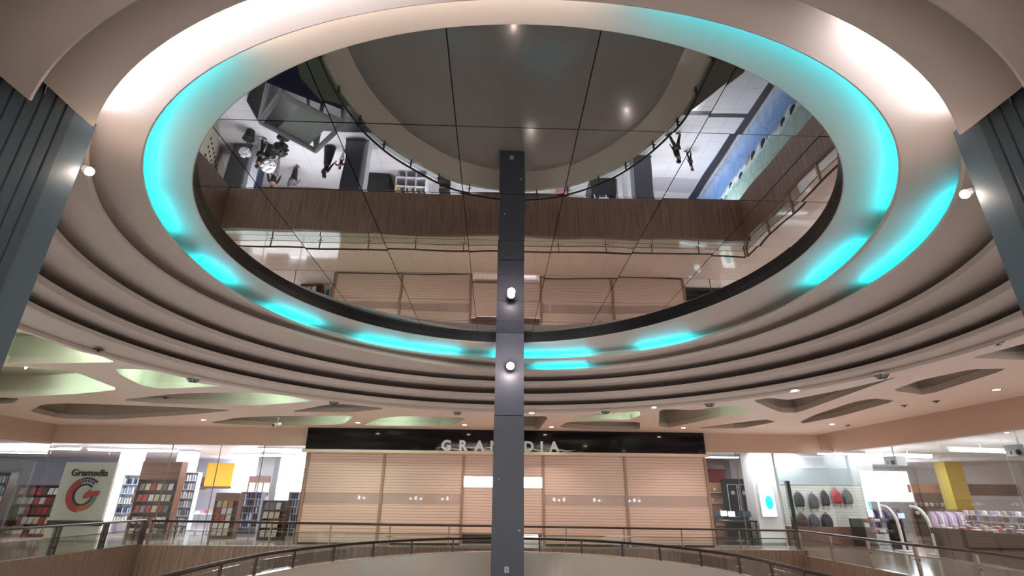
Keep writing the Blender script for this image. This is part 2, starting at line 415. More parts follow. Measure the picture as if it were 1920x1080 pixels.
# ------------------------------------------------------------------ gallery ceiling with leaf-shaped coffers
COFFERS = [[(-8.845,9.042),(-8.496,9.181),(-8.490,9.843),(-8.466,10.430),(-8.301,10.803),(-8.347,11.314),(-9.596,11.500),(-11.071,11.605)],[(-12.272,12.154),(-11.225,11.920),(-10.429,11.967),(-10.008,12.371),(-10.402,14.560),(-12.049,15.333),(-13.881,15.916),(-15.479,15.964)],[(-8.799,11.954),(-8.046,12.006),(-7.685,12.903),(-7.698,13.552),(-7.233,13.862),(-9.213,14.387),(-9.407,13.894),(-9.098,12.589)],[(-11.590,16.355),(-9.180,15.091),(-6.726,14.644),(-6.030,15.159),(-5.506,16.008),(-7.725,17.000),(-10.739,16.965)],[(-16.537,19.067),(-14.775,17.433),(-13.697,17.130),(-10.585,17.582),(-8.911,18.102),(-10.977,19.285),(-15.251,21.114),(-16.878,20.837)],[(-11.620,21.670),(-9.671,19.963),(-7.968,19.382),(-5.047,18.959),(-6.214,21.582),(-9.527,22.281)],[(-7.163,18.290),(-5.369,16.682),(-4.815,16.430),(-3.581,17.259),(-5.042,18.206)],[(-5.459,21.836),(-4.316,19.560),(-3.310,18.918),(-1.030,19.089),(-1.846,21.610)],[(0.599,18.658),(1.866,18.401),(1.813,22.453),(0.458,22.608)],[(2.719,18.446),(3.684,17.600),(4.714,17.034),(4.960,17.966),(4.851,19.039),(2.909,19.099)],[(2.539,21.468),(2.715,19.841),(3.976,19.560),(5.380,19.560),(6.015,21.971),(4.262,22.172)],[(5.203,16.544),(6.428,16.647),(7.086,15.549),(8.515,17.013),(7.698,18.206),(6.989,21.145),(6.423,20.700)],[(7.988,21.206),(9.601,18.412),(10.272,19.044),(9.861,20.995)],[(7.393,14.777),(7.635,14.323),(8.393,14.601),(9.006,12.762),(9.209,11.435),(9.297,12.273),(9.871,16.881),(9.256,16.825)],[(11.117,18.955),(10.655,17.158),(10.350,14.694),(10.526,14.157),(11.393,14.424),(11.679,17.548),(11.465,19.361)],[(10.211,13.016),(9.994,11.783),(10.219,10.615),(10.957,10.511),(11.560,13.580)],[(9.399,9.707),(9.455,9.295),(9.482,8.630),(10.399,9.192),(10.626,9.793)],[(-15.057,16.195),(-14.591,16.337),(-15.614,17.302),(-16.618,17.599)]]
def smooth_loop(P, n=3):
    """Chaikin: rounds the long sides and keeps the leaf tips fairly sharp"""
    for _ in range(n):
        Q = []
        for i in range(len(P)):
            a, c = P[i], P[(i+1) % len(P)]
            Q += [(a[0]*.88+c[0]*.12, a[1]*.88+c[1]*.12), (a[0]*.12+c[0]*.88, a[1]*.12+c[1]*.88)]
        P = Q
    return P
loops = [smooth_loop(P, 1) for P in COFFERS]
oc = [pt(rO, 0, 2*pi*i/96, 0)[:2] for i in range(96)]
outer = [(-19.6, 4.95), (-19.6, 23.05), (14.4, 23.05), (14.4, 4.95)]
# the outer sheet is an U round the dome: its inner side follows the last ring down to the pier line
arc = [p for p in (pt(rO, -.02, R(d), 0)[:2] for d in range(-24, 206, 3)) if p[1] > 4.95]
sheet = [(14.4, 4.95), (14.4, 23.05), (-19.6, 23.05), (-19.6, 4.95), (-6.9, 4.95)] + arc[::-1] + [(7.7, 4.95)]
o = fill_mesh('ceiling', [sheet]+loops, 4.45, M['ceil']); tag(o, kind='structure')
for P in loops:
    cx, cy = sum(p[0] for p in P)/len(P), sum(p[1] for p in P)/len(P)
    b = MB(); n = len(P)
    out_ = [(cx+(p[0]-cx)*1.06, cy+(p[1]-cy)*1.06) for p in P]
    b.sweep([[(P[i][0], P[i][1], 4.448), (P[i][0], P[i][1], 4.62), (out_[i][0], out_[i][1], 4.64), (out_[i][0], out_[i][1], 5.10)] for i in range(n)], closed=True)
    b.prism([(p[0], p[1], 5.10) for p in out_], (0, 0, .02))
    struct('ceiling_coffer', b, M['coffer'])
# a plain soffit over the camera's own walkway, between the two piers
b = MB().box(NOTCH_L, NOTCH_R, -5, .35, 4.42, 4.5); struct('ceiling_walkway', b, M['ceil'])

# fluorescent battens lying in some of the coffers
def batten(cof, t0, side, L, where):
    P = loops[cof]; cx, cy = sum(p[0] for p in P)/len(P), sum(p[1] for p in P)/len(P)
    # long axis of the coffer
    far = max(((p, q) for p in P[::3] for q in P[::3]), key=lambda s: (s[0][0]-s[1][0])**2+(s[0][1]-s[1][1])**2)
    d = Vector((far[1][0]-far[0][0], far[1][1]-far[0][1])); Ln = d.length; d.normalize()
    if d.x < 0: d = -d
    nrm = Vector((-d.y, d.x))
    c = Vector((cx, cy))+d*Ln*t0+nrm*side
    L = min(L, Ln*.6)
    t = thing('fluorescent_batten', where, 'light', (c.x, c.y, 4.9))
    a, e = c-d*L/2, c+d*L/2
    MB().obox((c.x, c.y, 5.075), (L, .07, .04), math.atan2(d.y, d.x)).build('batten_body', M['white'], t)
    MB().tube([(a.x, a.y, 5.03), (e.x, e.y, 5.03)], .018, 8).build('tube', M['tube'], t)
batten(0, -.1, .25, 1.6, 'greenish tube light in the coffer nearest the left pier')
batten(1, .12, .3, 1.6, 'bright tube light near the tip of the brightest leaf coffer at left')
batten(1, -.15, -.35, 1.6, 'second tube light deep inside the brightest leaf coffer at left')
batten(2, -.1, -.2, 1.0, 'short tube light in the leaf coffer beside the left dome camera')
batten(3, .2, .0, 1.2, 'tube light in the long thin coffer above the left shop corner')
batten(5, .28, .1, 1.2, 'tube light at the right end of the coffer left of the black fascia')
batten(7, -.25, 0, 1.0, 'tube light in the coffer above the left end of the black fascia')
batten(9, .25, .1, .9, 'tube light in the straight coffer right of the grey column')
batten(11, -.3, .2, 1.0, 'tube light in the branching coffer above the right end of the black fascia')

# ------------------------------------------------------------------ cove lights: LED strips lying behind the lips
def strip(a0, a1, ring, key, label, power=1.0):
    rf, zb, zt = RINGS[ring]; n = max(4, int(abs(a1-a0)/3))
    A = [R(a0+(a1-a0)*i/n) for i in range(n+1)]
    c = pt(rf, .13, R((a0+a1)/2), zb+.05)
    t = thing('cove_light', label, 'light', c)
    b = MB(); b.sweep([[pt(rf, o_, a, z) for o_, z in ((.11, zb+.03), (.17, zb+.03), (.17, zt-.012), (.11, zt-.012))] for a in A], closeprof=True)
    b.build('channel', M['white'], t)
    b = MB(); b.sweep([[pt(rf, o_, a, z) for o_, z in ((.12, zt-.010), (.16, zt-.010), (.16, zt+.015), (.12, zt+.015))] for a in A], closeprof=True)
    b.build('led_strip', M[key], t)
strip(-119, -84, 0, 'whitesoft', 'white cove light glowing at the top of the inner ring')
strip(-153, -120.5, 0, 'cyan', 'cyan cove light sweeping round the upper left of the inner ring')
strip(-168, -155, 0, 'cyan', 'cyan cove light at the far left end of the inner ring')
strip(-178+360, 170, 0, 'cyan', 'cyan cove light patch right of the left ends of the stepped rings')
strip(157, 143, 0, 'cyan', 'cyan cove light patch midway between left pier and grey column')
strip(131, 119, 0, 'cyan', 'cyan cove light patch left of the pair beside the grey column')
strip(117.5, 104, 0, 'cyan', 'cyan cove light patch next to the grey column on its left')
strip(94.5, 68, 0, 'cyan', 'cyan cove light behind the grey column on the inner ring')
strip(55, 41, 0, 'cyan', 'cyan cove light patch right of the grey column, set apart')
strip(4, -14, 0, 'cyan', 'lower cyan cove light patch on the right of the inner ring')
strip(-25, -82, 0, 'cyan', 'long cyan cove light down the right of the inner ring')
strip(-134, -98, 1, 'whiteled', 'brilliant white cove light on the outer ring at upper left')
strip(-66, -50, 1, 'whiteled', 'brilliant white cove light on the outer ring at upper right')
strip(-31, -3, 1, 'cyan', 'cyan cove light on the outer ring beside the right pier')
strip(83, 70, 1, 'cyan', 'short cyan cove light on the outer ring right of the grey column')

# ------------------------------------------------------------------ piers, column, floors
for s, x, y1 in ((-1, PIER_L, PIER_LY), (1, PIER_R, PIER_RY)):
    t = thing('pier', '%s ribbed grey pier standing inside a notch of the stepped ceiling' % ('left' if s < 0 else 'right'), 'pillar', (x+s*.6, 3, -5.3))
    MB().box(*sorted((x, x+s*1.3)), .6, y1, -5.3, 6.34).build('shaft', M['pier'], t)
    b = MB(); y = y1-.30
    while y > .7:
        b.box(*sorted((x-s*.022, x+s*.02)), y-.098, y, -5.3, 6.3, .006); y -= .125
    b.build('rib_cladding', M['pierd'], t)
def spot_lamp(loc, aim, label, power):
    t = thing('spot_lamp', label, 'light', loc)
    c = Vector(loc); d = Vector(aim).normalized()
    back = c-d*.10
    MB().tube([tuple(back), tuple(c)], [.03, .045], 14).build('housing', M['white'], t)
    MB().ball(tuple(c+d*.012), .046, 14).build('lens', M['lamp'], t)
    MB().tube([tuple(back), tuple(back-Vector((0,0,0))+Vector((-d.x*.06, -d.y*.06, .06)))], .012, 6).build('bracket', M['dark'], t)
    l = light('bulb', 'POINT', tuple(c+d*.12), power, (1, .88, .80), t, shadow_soft_size=.06)
spot_lamp((PIER_L+.03, 4.74, 4.97), (1, .3, -.5), 'small white spotlight on the left ribbed pier', 1.2)
spot_lamp((PIER_R-.03, 4.47, 4.79), (-1, .3, -.5), 'small white spotlight on the right ribbed pier', 1.2)

t = thing('column', 'tall square grey metal column rising from the balcony to the mirror ceiling', 'column', (.325, 13.68, 0))
MB().box(-.05, .70, 13.3, 14.05, 3.72, ZM-.005).build('upper_casing', M['metal'], t)
MB().box(-.055, .705, 13.295, 14.055, -.02, 3.70, .004).build('lower_casing', M['metald'], t)
p = MB().box(.255, .365, 13.275, 13.296, .20, .325, .006).build('socket_plate', M['white'], t)
MB().lathe((.31, 13.274, .262), [(.022, 0), (.022, -.006), (.012, -.006)], 12, 'Y').build('socket', M['grey'], p)
MB().lathe((.588, 13.296, 1.07), [(.03, 0), (.035, -.02), (.02, -.045), (.005, -.05)], 14, 'Y').build('door_bell', M['lgrey'], t)
MB().lathe((.10, 13.296, 2.2), [(.02, 0), (.02, -.02), (.012, -.03)], 12, 'Y').build('sensor', M['white'], t)
t = thing('spot_lamp', 'glowing round lamp fixed high on the grey column', 'light', (.336, 12.98, 4.92))
MB().tube([(.336, 13.29, 4.98), (.336, 13.1, 4.97), (.336, 13.02, 4.93)], .02, 8).build('bracket', M['dark'], t)
MB().lathe((.336, 13.02, 4.92), [(.06, .06), (.10, .02), (.105, -.02)], 18, 'Y').build('housing', M['metald'], t)
MB().ball((.336, 12.985, 4.92), .092, 18).build('lens', M['lamp'], t)
light('bulb', 'POINT', (.336, 12.8, 4.90), 18, (1, .82, .72), t, shadow_soft_size=.1)

# gallery slabs, timber fascias, ground floor
struct('floor', MB().box(-34, 30, 18.4, 38, -.3, 0), M['floor'])
struct('floor_left', MB().box(-34, -11.1, 2, 18.4, -.3, 0), M['floor'])
struct('floor_right', MB().box(10.0, 30, 2, 18.4, -.3, 0), M['floor'])
struct('floor_ground', MB().box(-34, 30, -6, 38, -5.5, -5.3), M['gfloor'])
struct('trim_back', MB().box(-11.2, 10.1, 18.2, 18.4, -1.55, .30), M['fascia'])
struct('trim_left', MB().box(-11.2, -11.0, 1, 18.2, -1.55, .34), M['fascia'])
struct('trim_right', MB().box(9.9, 10.1, 1, 18.2, -1.55, .16), M['fascia'])
struct('ceiling_ground', MB().box(-34, 30, 18.6, 38, -1.5, -1.42), M['ceil'])
struct('ceiling_ground_left', MB().box(-34, -11.2, 1, 18.6, -1.5, -1.42), M['ceil'])
struct('ceiling_ground_right', MB().box(10.1, 30, 1, 18.6, -1.5, -1.42), M['ceil'])
# dark bands let into the ground floor
tag(MB().prism([(10.2, 26, -5.298), (10.95, 26, -5.298), (11.2, 10, -5.298), (10.45, 10, -5.298)], (0, 0, .003)).build('floor_band', M['gdark']), kind='structure')
struct('floor_band', MB().box(5.2, 10.4, 17.05, 17.3, -5.299, -5.296), M['gdark'])
struct('floor_band', MB().box(7.0, 10.2, 22.2, 23.4, -5.299, -5.297), cm('floor_grey_band', (.72,.72,.74), .2))
struct('wall_ground', MB().box(-34, 30, 37.8, 38, -5.3, 6.4), M['white'])
struct('wall_ground_left', MB().box(-34, -33.8, -6, 38, -5.3, 6.4), M['white'])
struct('wall_ground_right', MB().box(29.8, 30, -6, 38, -5.3, 6.4), M['white'])

# balcony: glossy floor, flared parapet, rail with glass
def spline(P, n=8):
    out = []
    for i in range(len(P)-1):
        p0, p1, p2, p3 = (Vector(P[max(0, min(len(P)-1, j))]) for j in (i-1, i, i+1, i+2))
        for k in range(n):
            t_ = k/n
            out.append(.5*((2*p1)+(p2-p0)*t_+(2*p0-5*p1+4*p2-p3)*t_*t_+(3*p1-p0-3*p2+p3)*t_**3))
    out.append(Vector(P[-1])); return out
EDGE = spline([(-4.2,-3),(-4.2,2),(-4.2,7),(-4.18,9.2),(-4.02,10.6),(-3.5,12.0),(-2.7,13.2),(-1.4,14.3),(.3,14.78),(2.0,14.45),(3.35,13.4),(4.2,12.1),(4.65,10.7),(4.7,9.2),(4.7,7),(4.7,2),(4.7,-3)], 8)
def inset(P, d):
    out = []
    for i, p in enumerate(P):
        t_ = (P[min(i+1, len(P)-1)]-P[max(0, i-1)]).normalized(); out.append(p+Vector((t_.y, -t_.x))*d)
    return out
IN = inset(EDGE, .38); OUT = inset(EDGE, -.12); LOW = inset(EDGE, -.02)
tag(fill_mesh('floor_balcony', [[tuple(p) for p in IN]], 0, M['bfloor']), kind='structure')
b = MB()
b.sweep([[(IN[i].x, IN[i].y, -.02), (IN[i].x, IN[i].y, .0), (EDGE[i].x, EDGE[i].y, .47), (EDGE[i].x, EDGE[i].y, .50), (OUT[i].x, OUT[i].y, .50), (OUT[i].x, OUT[i].y, .3), (LOW[i].x, LOW[i].y, -1.2), (IN[i].x, IN[i].y, -1.2)] for i in range(len(IN))], smooth=False)
struct('wall_balcony', b, M['parapet'])
tag(fill_mesh('floor_balcony_underside', [[tuple(p) for p in IN]], -1.2, M['olive']), kind='structure')
# dark ledges outside the balcony
for P in (((4.9, 11.6), (5.35, 11.9), (5.9, 10.9), (6.3, 10.2), (6.3, 2), (4.9, 2)), ((-4.4, 12.2), (-5.2, 11.9), (-5.5, 11.0), (-5.3, 9.5), (-5.3, 2), (-4.4, 2))):
    b = MB().prism([(x, y, -.75) for x, y in P], (0, 0, .25)); struct('trim_ledge', b, M['olive'])
rail = thing('railing', 'curved glass and bronze railing on the parapet around the grey column', 'railing', (.3, 14.7, .5))
RL = inset(EDGE, -.06); pts = [p for p in RL if p.y > 4]
MB().tube([(p.x, p.y, .80) for p in pts], .032, 10).build('handrail', M['bronze'], rail)
acc = 0; last = pts[0]; posts = []
for p in pts[1:]:
    acc += (p-last).length; last = p
    if acc > 1.02: posts.append(p); acc = 0
for p in posts:
    o = MB().box(p.x-.018, p.x+.018, p.y-.03, p.y+.03, .50, .79, .004).build('post', M['bronze'], rail)
    MB().obox((p.x, p.y, .62), (.16, .02, .02)).build('glass_clamp', M['steel'], o)
b = MB(); b.sweep([[(p.x, p.y, .53), (p.x, p.y, .72)] for p in pts]); g = b.build('glass_panel', M['railglass'], rail)
m_ = g.modifiers.new('thick', 'SOLIDIFY'); m_.thickness = .012

def straight_rail(a, c, h0, h1, label, step, pm='steel', pw=.035, twin=False):
    """posts with clamps, a round handrail, a thin mid rail and glass"""
    A, C_ = Vector(a), Vector(c); L = (C_-A).length; n = max(2, round(L/step)); d = (C_-A)/L
    t = thing('railing', label, 'railing', ((A+C_)/2).to_tuple()+(0,))
    zz = lambda s, f: f*(h0+(h1-h0)*s)
    MB().tube([(A.x, A.y, h0), (C_.x, C_.y, h1)], .035, 10).build('handrail', M['bronze'], t)
    MB().tube([(A.x, A.y, h0*.72), (C_.x, C_.y, h1*.72)], .014, 6).build('mid_rail', M['steel'], t)
    for i in range(n+1):
        s = i/n; p = A+(C_-A)*s; h = h0+(h1-h0)*s
        q = d*.07 if twin else Vector((0, 0))
        b = MB(); rz_ = math.atan2(d.y, d.x)
        for sg in ((-1, 1) if twin else (0,)): b.obox((p.x+q.x*sg, p.y+q.y*sg, h/2-.01), (pw, .06, h-.02), rz_, .004)
        if twin: b.obox((p.x, p.y, h*.5), (.16, .03, .05), rz_)
        o = b.build('post', M[pm], t)
        MB().obox((p.x, p.y, h*.62), (.2, .025, .03), math.atan2(d.y, d.x)).build('glass_clamp', M['steel'], o)
    for i in range(n):
        p = A+(C_-A)*((i+.5)/n); h = h0+(h1-h0)*(i+.5)/n
        MB().obox((p.x, p.y, (.12+h*.68)/2+.05), (L/n-.10, .012, h*.68-.12), math.atan2(d.y, d.x)).build('glass_panel', M['railglass'], t)
straight_rail((-10.95, 18.45), (9.95, 18.45), .98, .86, 'long straight railing in front of the beige shutters', 1.85)
straight_rail((-11.1, 6.0), (-11.1, 18.35), 1.02, 1.0, 'left gallery railing in front of the white logo panel', 1.75, 'darkpost', .06, True)
straight_rail((10.0, 18.35), (10.0, 5.0), .86, .80, 'right gallery railing in front of the backpack wall', 1.7, 'tanpost', .075)

# ------------------------------------------------------------------ shop fronts
ZF = 3.72                                  # underside of the beige upper wall
struct('wall_back', MB().box(-19.6, -7.95, 22.9, 23.15, ZF, 4.47), M['wall'])
struct('wall_back_right', MB().box(8.97, 14.35, 22.9, 23.15, ZF-.05, 4.47), M['wall'])
struct('wall_left', MB().box(-18.75, -18.5, 2, 22.9, 3.66, 4.47), M['wall'])
struct('wall_right', MB().box(14.1, 14.35, 2, 22.9, 3.64, 4.47), M['wall'])
struct('ceiling_store', MB().box(-34, 30, 23.15, 38, 3.9, 4.0), M['white'])
struct('ceiling_store_left', MB().box(-34, -18.75, 2, 23.15, 3.9, 4.0), M['white'])
struct('ceiling_store_right', MB().box(14.35, 30, 2, 23.15, 3.9, 4.0), M['white'])
# glass fronts
wn = [0]
def pane(x0, x1, y0, y1, z0, z1):
    wn[0] += 1; struct('window_%d' % wn[0], MB().box(x0, x1, y0, y1, z0, z1), M['glass'])
def mullion(x, y, z0=0, z1=ZF, w=.03, m='steel'):
    struct('trim_%d' % (wn[0]*10+int(abs(x))%10), MB().box(x-w/2, x+w/2, y-w/2, y+w/2, z0, z1), M[m])
XS = [-18.5, -16.1, -13.55, -11.55, -9.75, -8.02]
for a, c in zip(XS, XS[1:]): pane(a+.01, c-.01, 23.0, 23.012, 0, ZF)
for x in XS[2:5]: mullion(x, 23.0)
for y0 in (20.2, 17.4, 14.6, 11.8): pane(-18.6, -18.588, y0+.01, y0+2.79, 0, 3.66)
XR = [9.05, 10.6, 12.35, 14.2]
for a, c in zip(XR, XR[1:]): pane(a+.01, c-.01, 23.0, 23.012, 0, ZF-.05)
mullion(10.35, 23.0); mullion(12.42, 23.02, 0, 2.55, .16, 'blackp')
for y0 in (20.2, 17.4, 14.6, 11.8, 9.0): pane(14.2, 14.212, y0+.01, y0+2.79, 0, 3.64)

# black name fascia with its letters
t = thing('shop_sign', 'glossy black fascia with silver spaced capital letters above the shutters', 'sign', (.5, 22.85, 3.5))
MB().box(-7.95, 8.97, 22.72, 23.0, 3.56, 4.46).build('board', M['black'], t)
MB().box(-8.0, 9.02, 22.45, 23.0, 3.44, 3.56, .02).build('ledge', M['cream'], t)
for ch, x in zip('GRAMEDIA', (-2.07, -1.38, -.68, -.02, .72, 1.40, 1.95, 2.48)):
    text_mesh('letter', ch, .56, .03, M['letter'], t, Matrix.Translation((x-.5, -.19, .10)) @ FACE, .022)
for x0, w, h in ((-2.5, 1.3, .13), (-1.5, 1.6, .17), (-.6, 1.4, .15), (.9, 1.5, .16), (2.0, 1.4, .12)):
    b = MB(); secs = []
    for i in range(17):
        s = i/16; yy = h*sin(s*2*pi)*.35; th = .03*sin(pi*s)+.003
        secs.append([(x0+w*s, 22.70, 3.67+yy-th), (x0+w*s, 22.70, 3.67+yy+th), (x0+w*s, 22.718, 3.67+yy+th), (x0+w*s, 22.718, 3.67+yy-th)])
    b.sweep(secs, closeprof=True).build('wave_ornament', M['wave'], t)

# five roller shutters
DX = [-7.85, -4.67, -1.34, 2.03, 5.51, 8.98]
SH = ['leftmost beige roller shutter beside the bookshop windows', 'second beige roller shutter from the left', 'middle beige roller shutter with lit slot, raised at the bottom', 'second beige roller shutter from the right', 'rightmost beige roller shutter beside the right shop window']
for i in range(5):
    a, c = DX[i]+.05, DX[i+1]-.05
    t = thing('roller_shutter', SH[i], 'shutter', ((a+c)/2, 23, 0))
    if i == 2:
        MB().box(a, c, 23.0, 23.04, 2.58, 3.44).build('upper_curtain', M['shutter'], t)
        MB().box(a, c, 23.0, 23.04, .46, 2.17).build('lower_curtain', M['shutter'], t)
        MB().box(a, c, 22.99, 23.05, .40, .46, .01).build('bottom_bar', M['shutterframe'], t)
        MB().box(a, c, 23.015, 23.025, 2.17, 2.58).build('vision_strip', M['glass'], t)
    else:
        MB().box(a, c, 23.0, 23.04, 1.90, 3.44).build('upper_curtain', M['shutter'], t)
        MB().box(a, c, 23.015, 23.025, 1.48, 1.90).build('vision_strip', M['smoke'], t)
        MB().box(a, c, 23.0, 23.04, .06, 1.48).build('lower_curtain', M['shutter'], t)
        MB().box(a, c, 22.99, 23.05, 0, .06, .01).build('bottom_bar', M['darkwood'], t)
    MB().box(c-.005, c+.105, 22.94, 23.08, 0, 3.44, .006).build('guide_rail', M['shutterframe'], t)
    if i == 0: MB().box(a-.105, a+.005, 22.94, 23.08, 0, 3.44, .006).build('guide_rail', M['shutterframe'], t)
# lobby seen behind the shutters
struct('wall_lobby', MB().box(-7.9, 9.0, 27.0, 27.1, 0, 3.9), cm('lobby_wall', (.42,.33,.28), .6))
struct('wall_lobby_left', MB().box(-7.98, -7.88, 23.06, 27.0, 0, 3.9), cm('lobby_wall', (.42,.33,.28), .6))
struct('wall_lobby_right', MB().box(8.95, 9.05, 23.06, 27.0, 0, 3.9), M['wall'])
lb = thing('slot_glow_box', 'white glowing box added behind the slot in the middle shutter', 'sign', (.35, 24.6, 1.6))  # added glow standing in for the bright shop seen through the slot
MB().box(-1.55, 2.25, 24.75, 24.9, 2.05, 3.0, .01).build('case', M['white'], lb)
MB().box(-1.5, 2.2, 24.738, 24.749, 2.1, 2.95).build('face', M['daylight'], lb)
for x in (-1.45, 2.15): MB().box(x-.03, x+.03, 24.8, 24.86, 0, 2.05).build('leg', M['white'], lb)
for k, (x, lab) in enumerate(((-5.9, 'white rack glimpsed through the leftmost shutter strip'), (-3.5, 'white rack glimpsed through the left end of the second shutter strip'), (-2.2, 'white rack glimpsed near the middle shutter on its left'), (2.9, 'white rack glimpsed just right of the middle shutter'), (4.6, 'white rack glimpsed at the right end of the fourth shutter strip'), (6.3, 'white rack glimpsed through the rightmost shutter strip'))):
    t = thing('display_rack', lab, 'rack', (x, 25, 0))
    for sx in (-.28, .28):
        MB().box(x+sx-.02, x+sx+.02, 24.9, 25.1, 0, 2.1).build('upright', M['shelfwhite'], t)
    for z in (.3, .8, 1.3, 1.62, 1.85):
        MB().box(x-.3, x+.3, 24.8, 25.2, z, z+.03).build('shelf', M['shelfwhite'], t)
    for q in range(5): MB().box(x-.26+.11*q, x-.19+.11*q, 24.84, 24.95, 1.651, 1.70+.03*((q*7+k) % 4)).build('lit_item', M['screen'] if (q+k) % 2 else M['white'], t)
t = thing('counter', 'dark low counter seen under the raised middle shutter', 'counter', (-.5, 24.2, 0))
MB().box(-1.3, .55, 23.9, 24.5, 0, .42, .01).build('body', M['darkwood'], t)
MB().box(-1.35, .6, 23.85, 24.55, .42, .47, .01).build('top', M['blackp'], t)
t = thing('display_plinth', 'glowing white plinth seen under the raised middle shutter', 'plinth', (1.3, 24.0, 0))
MB().box(.75, 1.9, 23.68, 24.4, 0, .18, .02).build('base', M['white'], t)
MB().box(.80, 1.85, 23.70, 24.35, .18, .40, .02).build('light_panel', M['screen'], t)

# ------------------------------------------------------------------ ceiling fittings
def downlight(x, y, label, z=4.45, power=70, key='lamp', spot=True, colr=(1, .88, .80)):
    t = thing('downlight', label, 'light', (x, y, z))
    MB().lathe((x, y, z), [(.10, .0), (.115, -.004), (.115, -.012), (.085, -.016), (.08, .0)], 20).build('trim_ring', M['white'], t)
    MB().lathe((x, y, z), [(.078, -.004), (.076, -.014), (.03, -.022)], 16).build('lens', M[key], t)
    if spot: light('bulb', 'SPOT', (x, y, z-.05), power, colr, t, spot_size=R(115), spot_blend=.6, shadow_soft_size=.07)
DL = [(-11.292,20.706),(-5.414,20.852),(-1.251,21.044),(1.201,17.722),(2.242,21.329),(4.933,16.148),(7.532,21.084),(7.735,13.147),(12.578,19.394),(12.665,12.672)]
for (x, y), lab in zip(DL, ('small downlight at the tip of the coffer above the left shop windows', 'downlight between two coffers above the left end of the black fascia', 'downlight left of the grey column above the black fascia', 'downlight close to the ring edge just right of the grey column', 'downlight above the silver letters right of the grey column', 'downlight close to the ring edge above the right of the black fascia', 'downlight above the right end of the black fascia', 'bright downlight beside the Y-shaped coffer on the right', 'downlight by the corner of the right gallery wall', 'downlight near the right pier above the right shop')):
    downlight(x, y, lab)
DOME = [(-7.474,12.825),(-4.927,15.956),(-1.299,17.609),(3.547,16.920),(6.312,15.238),(8.607,11.149)]
for (x, y), lab in zip(DOME, ('round ceiling speaker at the tip of the leaf coffer on the left', 'second round ceiling speaker from the left', 'round ceiling speaker left of the grey column', 'round ceiling speaker right of the grey column', 'round ceiling speaker over the branching coffer', 'round ceiling speaker nearest the right pier')):
    t = thing('ceiling_speaker', lab, 'speaker', (x, y, 4.45))
    MB().lathe((x, y, 4.45), [(.17, 0), (.18, -.02), (.15, -.035), (.13, -.035), (.13, 0)], 24).build('rim', M['cream'], t)
    MB().ball((x, y, 4.43), .12, 18, (1, 1, .75)).build('dome', M['grey'], t)
    b = MB()
    for k in range(4):
        a = k*pi/4; b.tube([(x+.15*cos(a), y+.15*sin(a), 4.42), (x+.09*cos(a), y+.09*sin(a), 4.34), (x-.09*cos(a), y-.09*sin(a), 4.34), (x-.15*cos(a), y-.15*sin(a), 4.42)], .008, 5)
    b.build('wire_guard', M['dark'], t)
x, y, _ = (-8.091,19.803,4.450)
t = thing('security_camera', 'white bullet camera hanging from the ceiling left of the black fascia', 'camera', (x, y, 4.45))
MB().lathe((x, y, 4.45), [(.06, 0), (.06, -.02), (.02, -.03), (.02, -.22)], 14).build('mount', M['cream'], t)
MB().tube([(x+.08, y+.1, 4.24), (x-.06, y-.14, 4.16)], [.06, .065], 12).build('body', M['white'], t)
MB().lathe((x-.07, y-.155, 4.155), [(.045, -.012), (.03, -.02)], 12, 'Y').build('lens', M['blackp'], t)
SP = [(-7.957,10.232),(-9.862,15.748),(8.943,8.631),(12.165,15.184),(12.516,14.413),(13.335,19.621)]
for (x, y), lab in zip(SP, ('small dark ceiling vent beside the outermost ring on the left', 'small dark ceiling vent between the leaf coffers at left', 'small dark sprinkler near the right pier', 'flat ceiling hatch over the right gallery', 'small dark sprinkler over the right gallery', 'small sprinkler by the right gallery corner')):
    t = thing('ceiling_sprinkler', lab, 'sprinkler', (x, y, 4.45))
    MB().lathe((x, y, 4.45), [(.10, 0), (.10, -.01), (.06, -.015)], 14).build('escutcheon', M['dark'], t)
    MB().lathe((x, y, 4.435), [(.02, 0), (.015, -.03), (.05, -.035), (.05, -.04)], 10).build('head', M['steel'], t)

# ------------------------------------------------------------------ bookshop on the left
def book_mesh(key, w, d, h):
    b = MB(); c = .006
    b.box(0, c, 0, d, 0, h); b.box(w-c, w, 0, d, 0, h); b.box(0, w, -.004, c, 0, h)
    b.mi = 1; b.box(c, w-c, c, d-.006, .006, h-.006)
    bm = b.bm; me = bpy.data.meshes.new('book'); bm.to_mesh(me); bm.free()
    me.materials.append(M[key]); me.materials.append(M['white']); return me
BK = {}
for key, c in (('white', (.90,.90,.92)), ('pale blue', (.66,.74,.86)), ('grey', (.52,.52,.56)), ('red', (.70,.26,.22)), ('cream', (.86,.80,.68)), ('black', (.12,.12,.14)), ('navy', (.2,.24,.42)), ('orange', (.84,.52,.30)), ('brown', (.42,.30,.24)), ('green', (.40,.52,.42))):
    M['bk_'+key] = mat('book_cover_'+key.replace(' ', '_'), c, .45)
    BK[key] = [book_mesh('bk_'+key, w, .17, h) for w, h in ((.055, .25), (.075, .28), (.045, .22))]
FO = {k: book_mesh('bk_'+k, .20, .03, .27) for k in ('white', 'red', 'cream', 'orange', 'pale blue', 'brown', 'grey', 'green')}
nbook = [0]
def put_book(me, x, y, z, label, group, rz=0, tilt=0, flat=False):
    o = bpy.data.objects.new('book', me); col.objects.link(o); o.location = (x, y, z)
    o.rotation_euler = (tilt, 0, rz); tag(o, label, 'book', group); nbook[0] += 1
    return o
SHN = ['bottom', 'second', 'third', 'fourth', 'fifth', 'sixth', 'seventh']
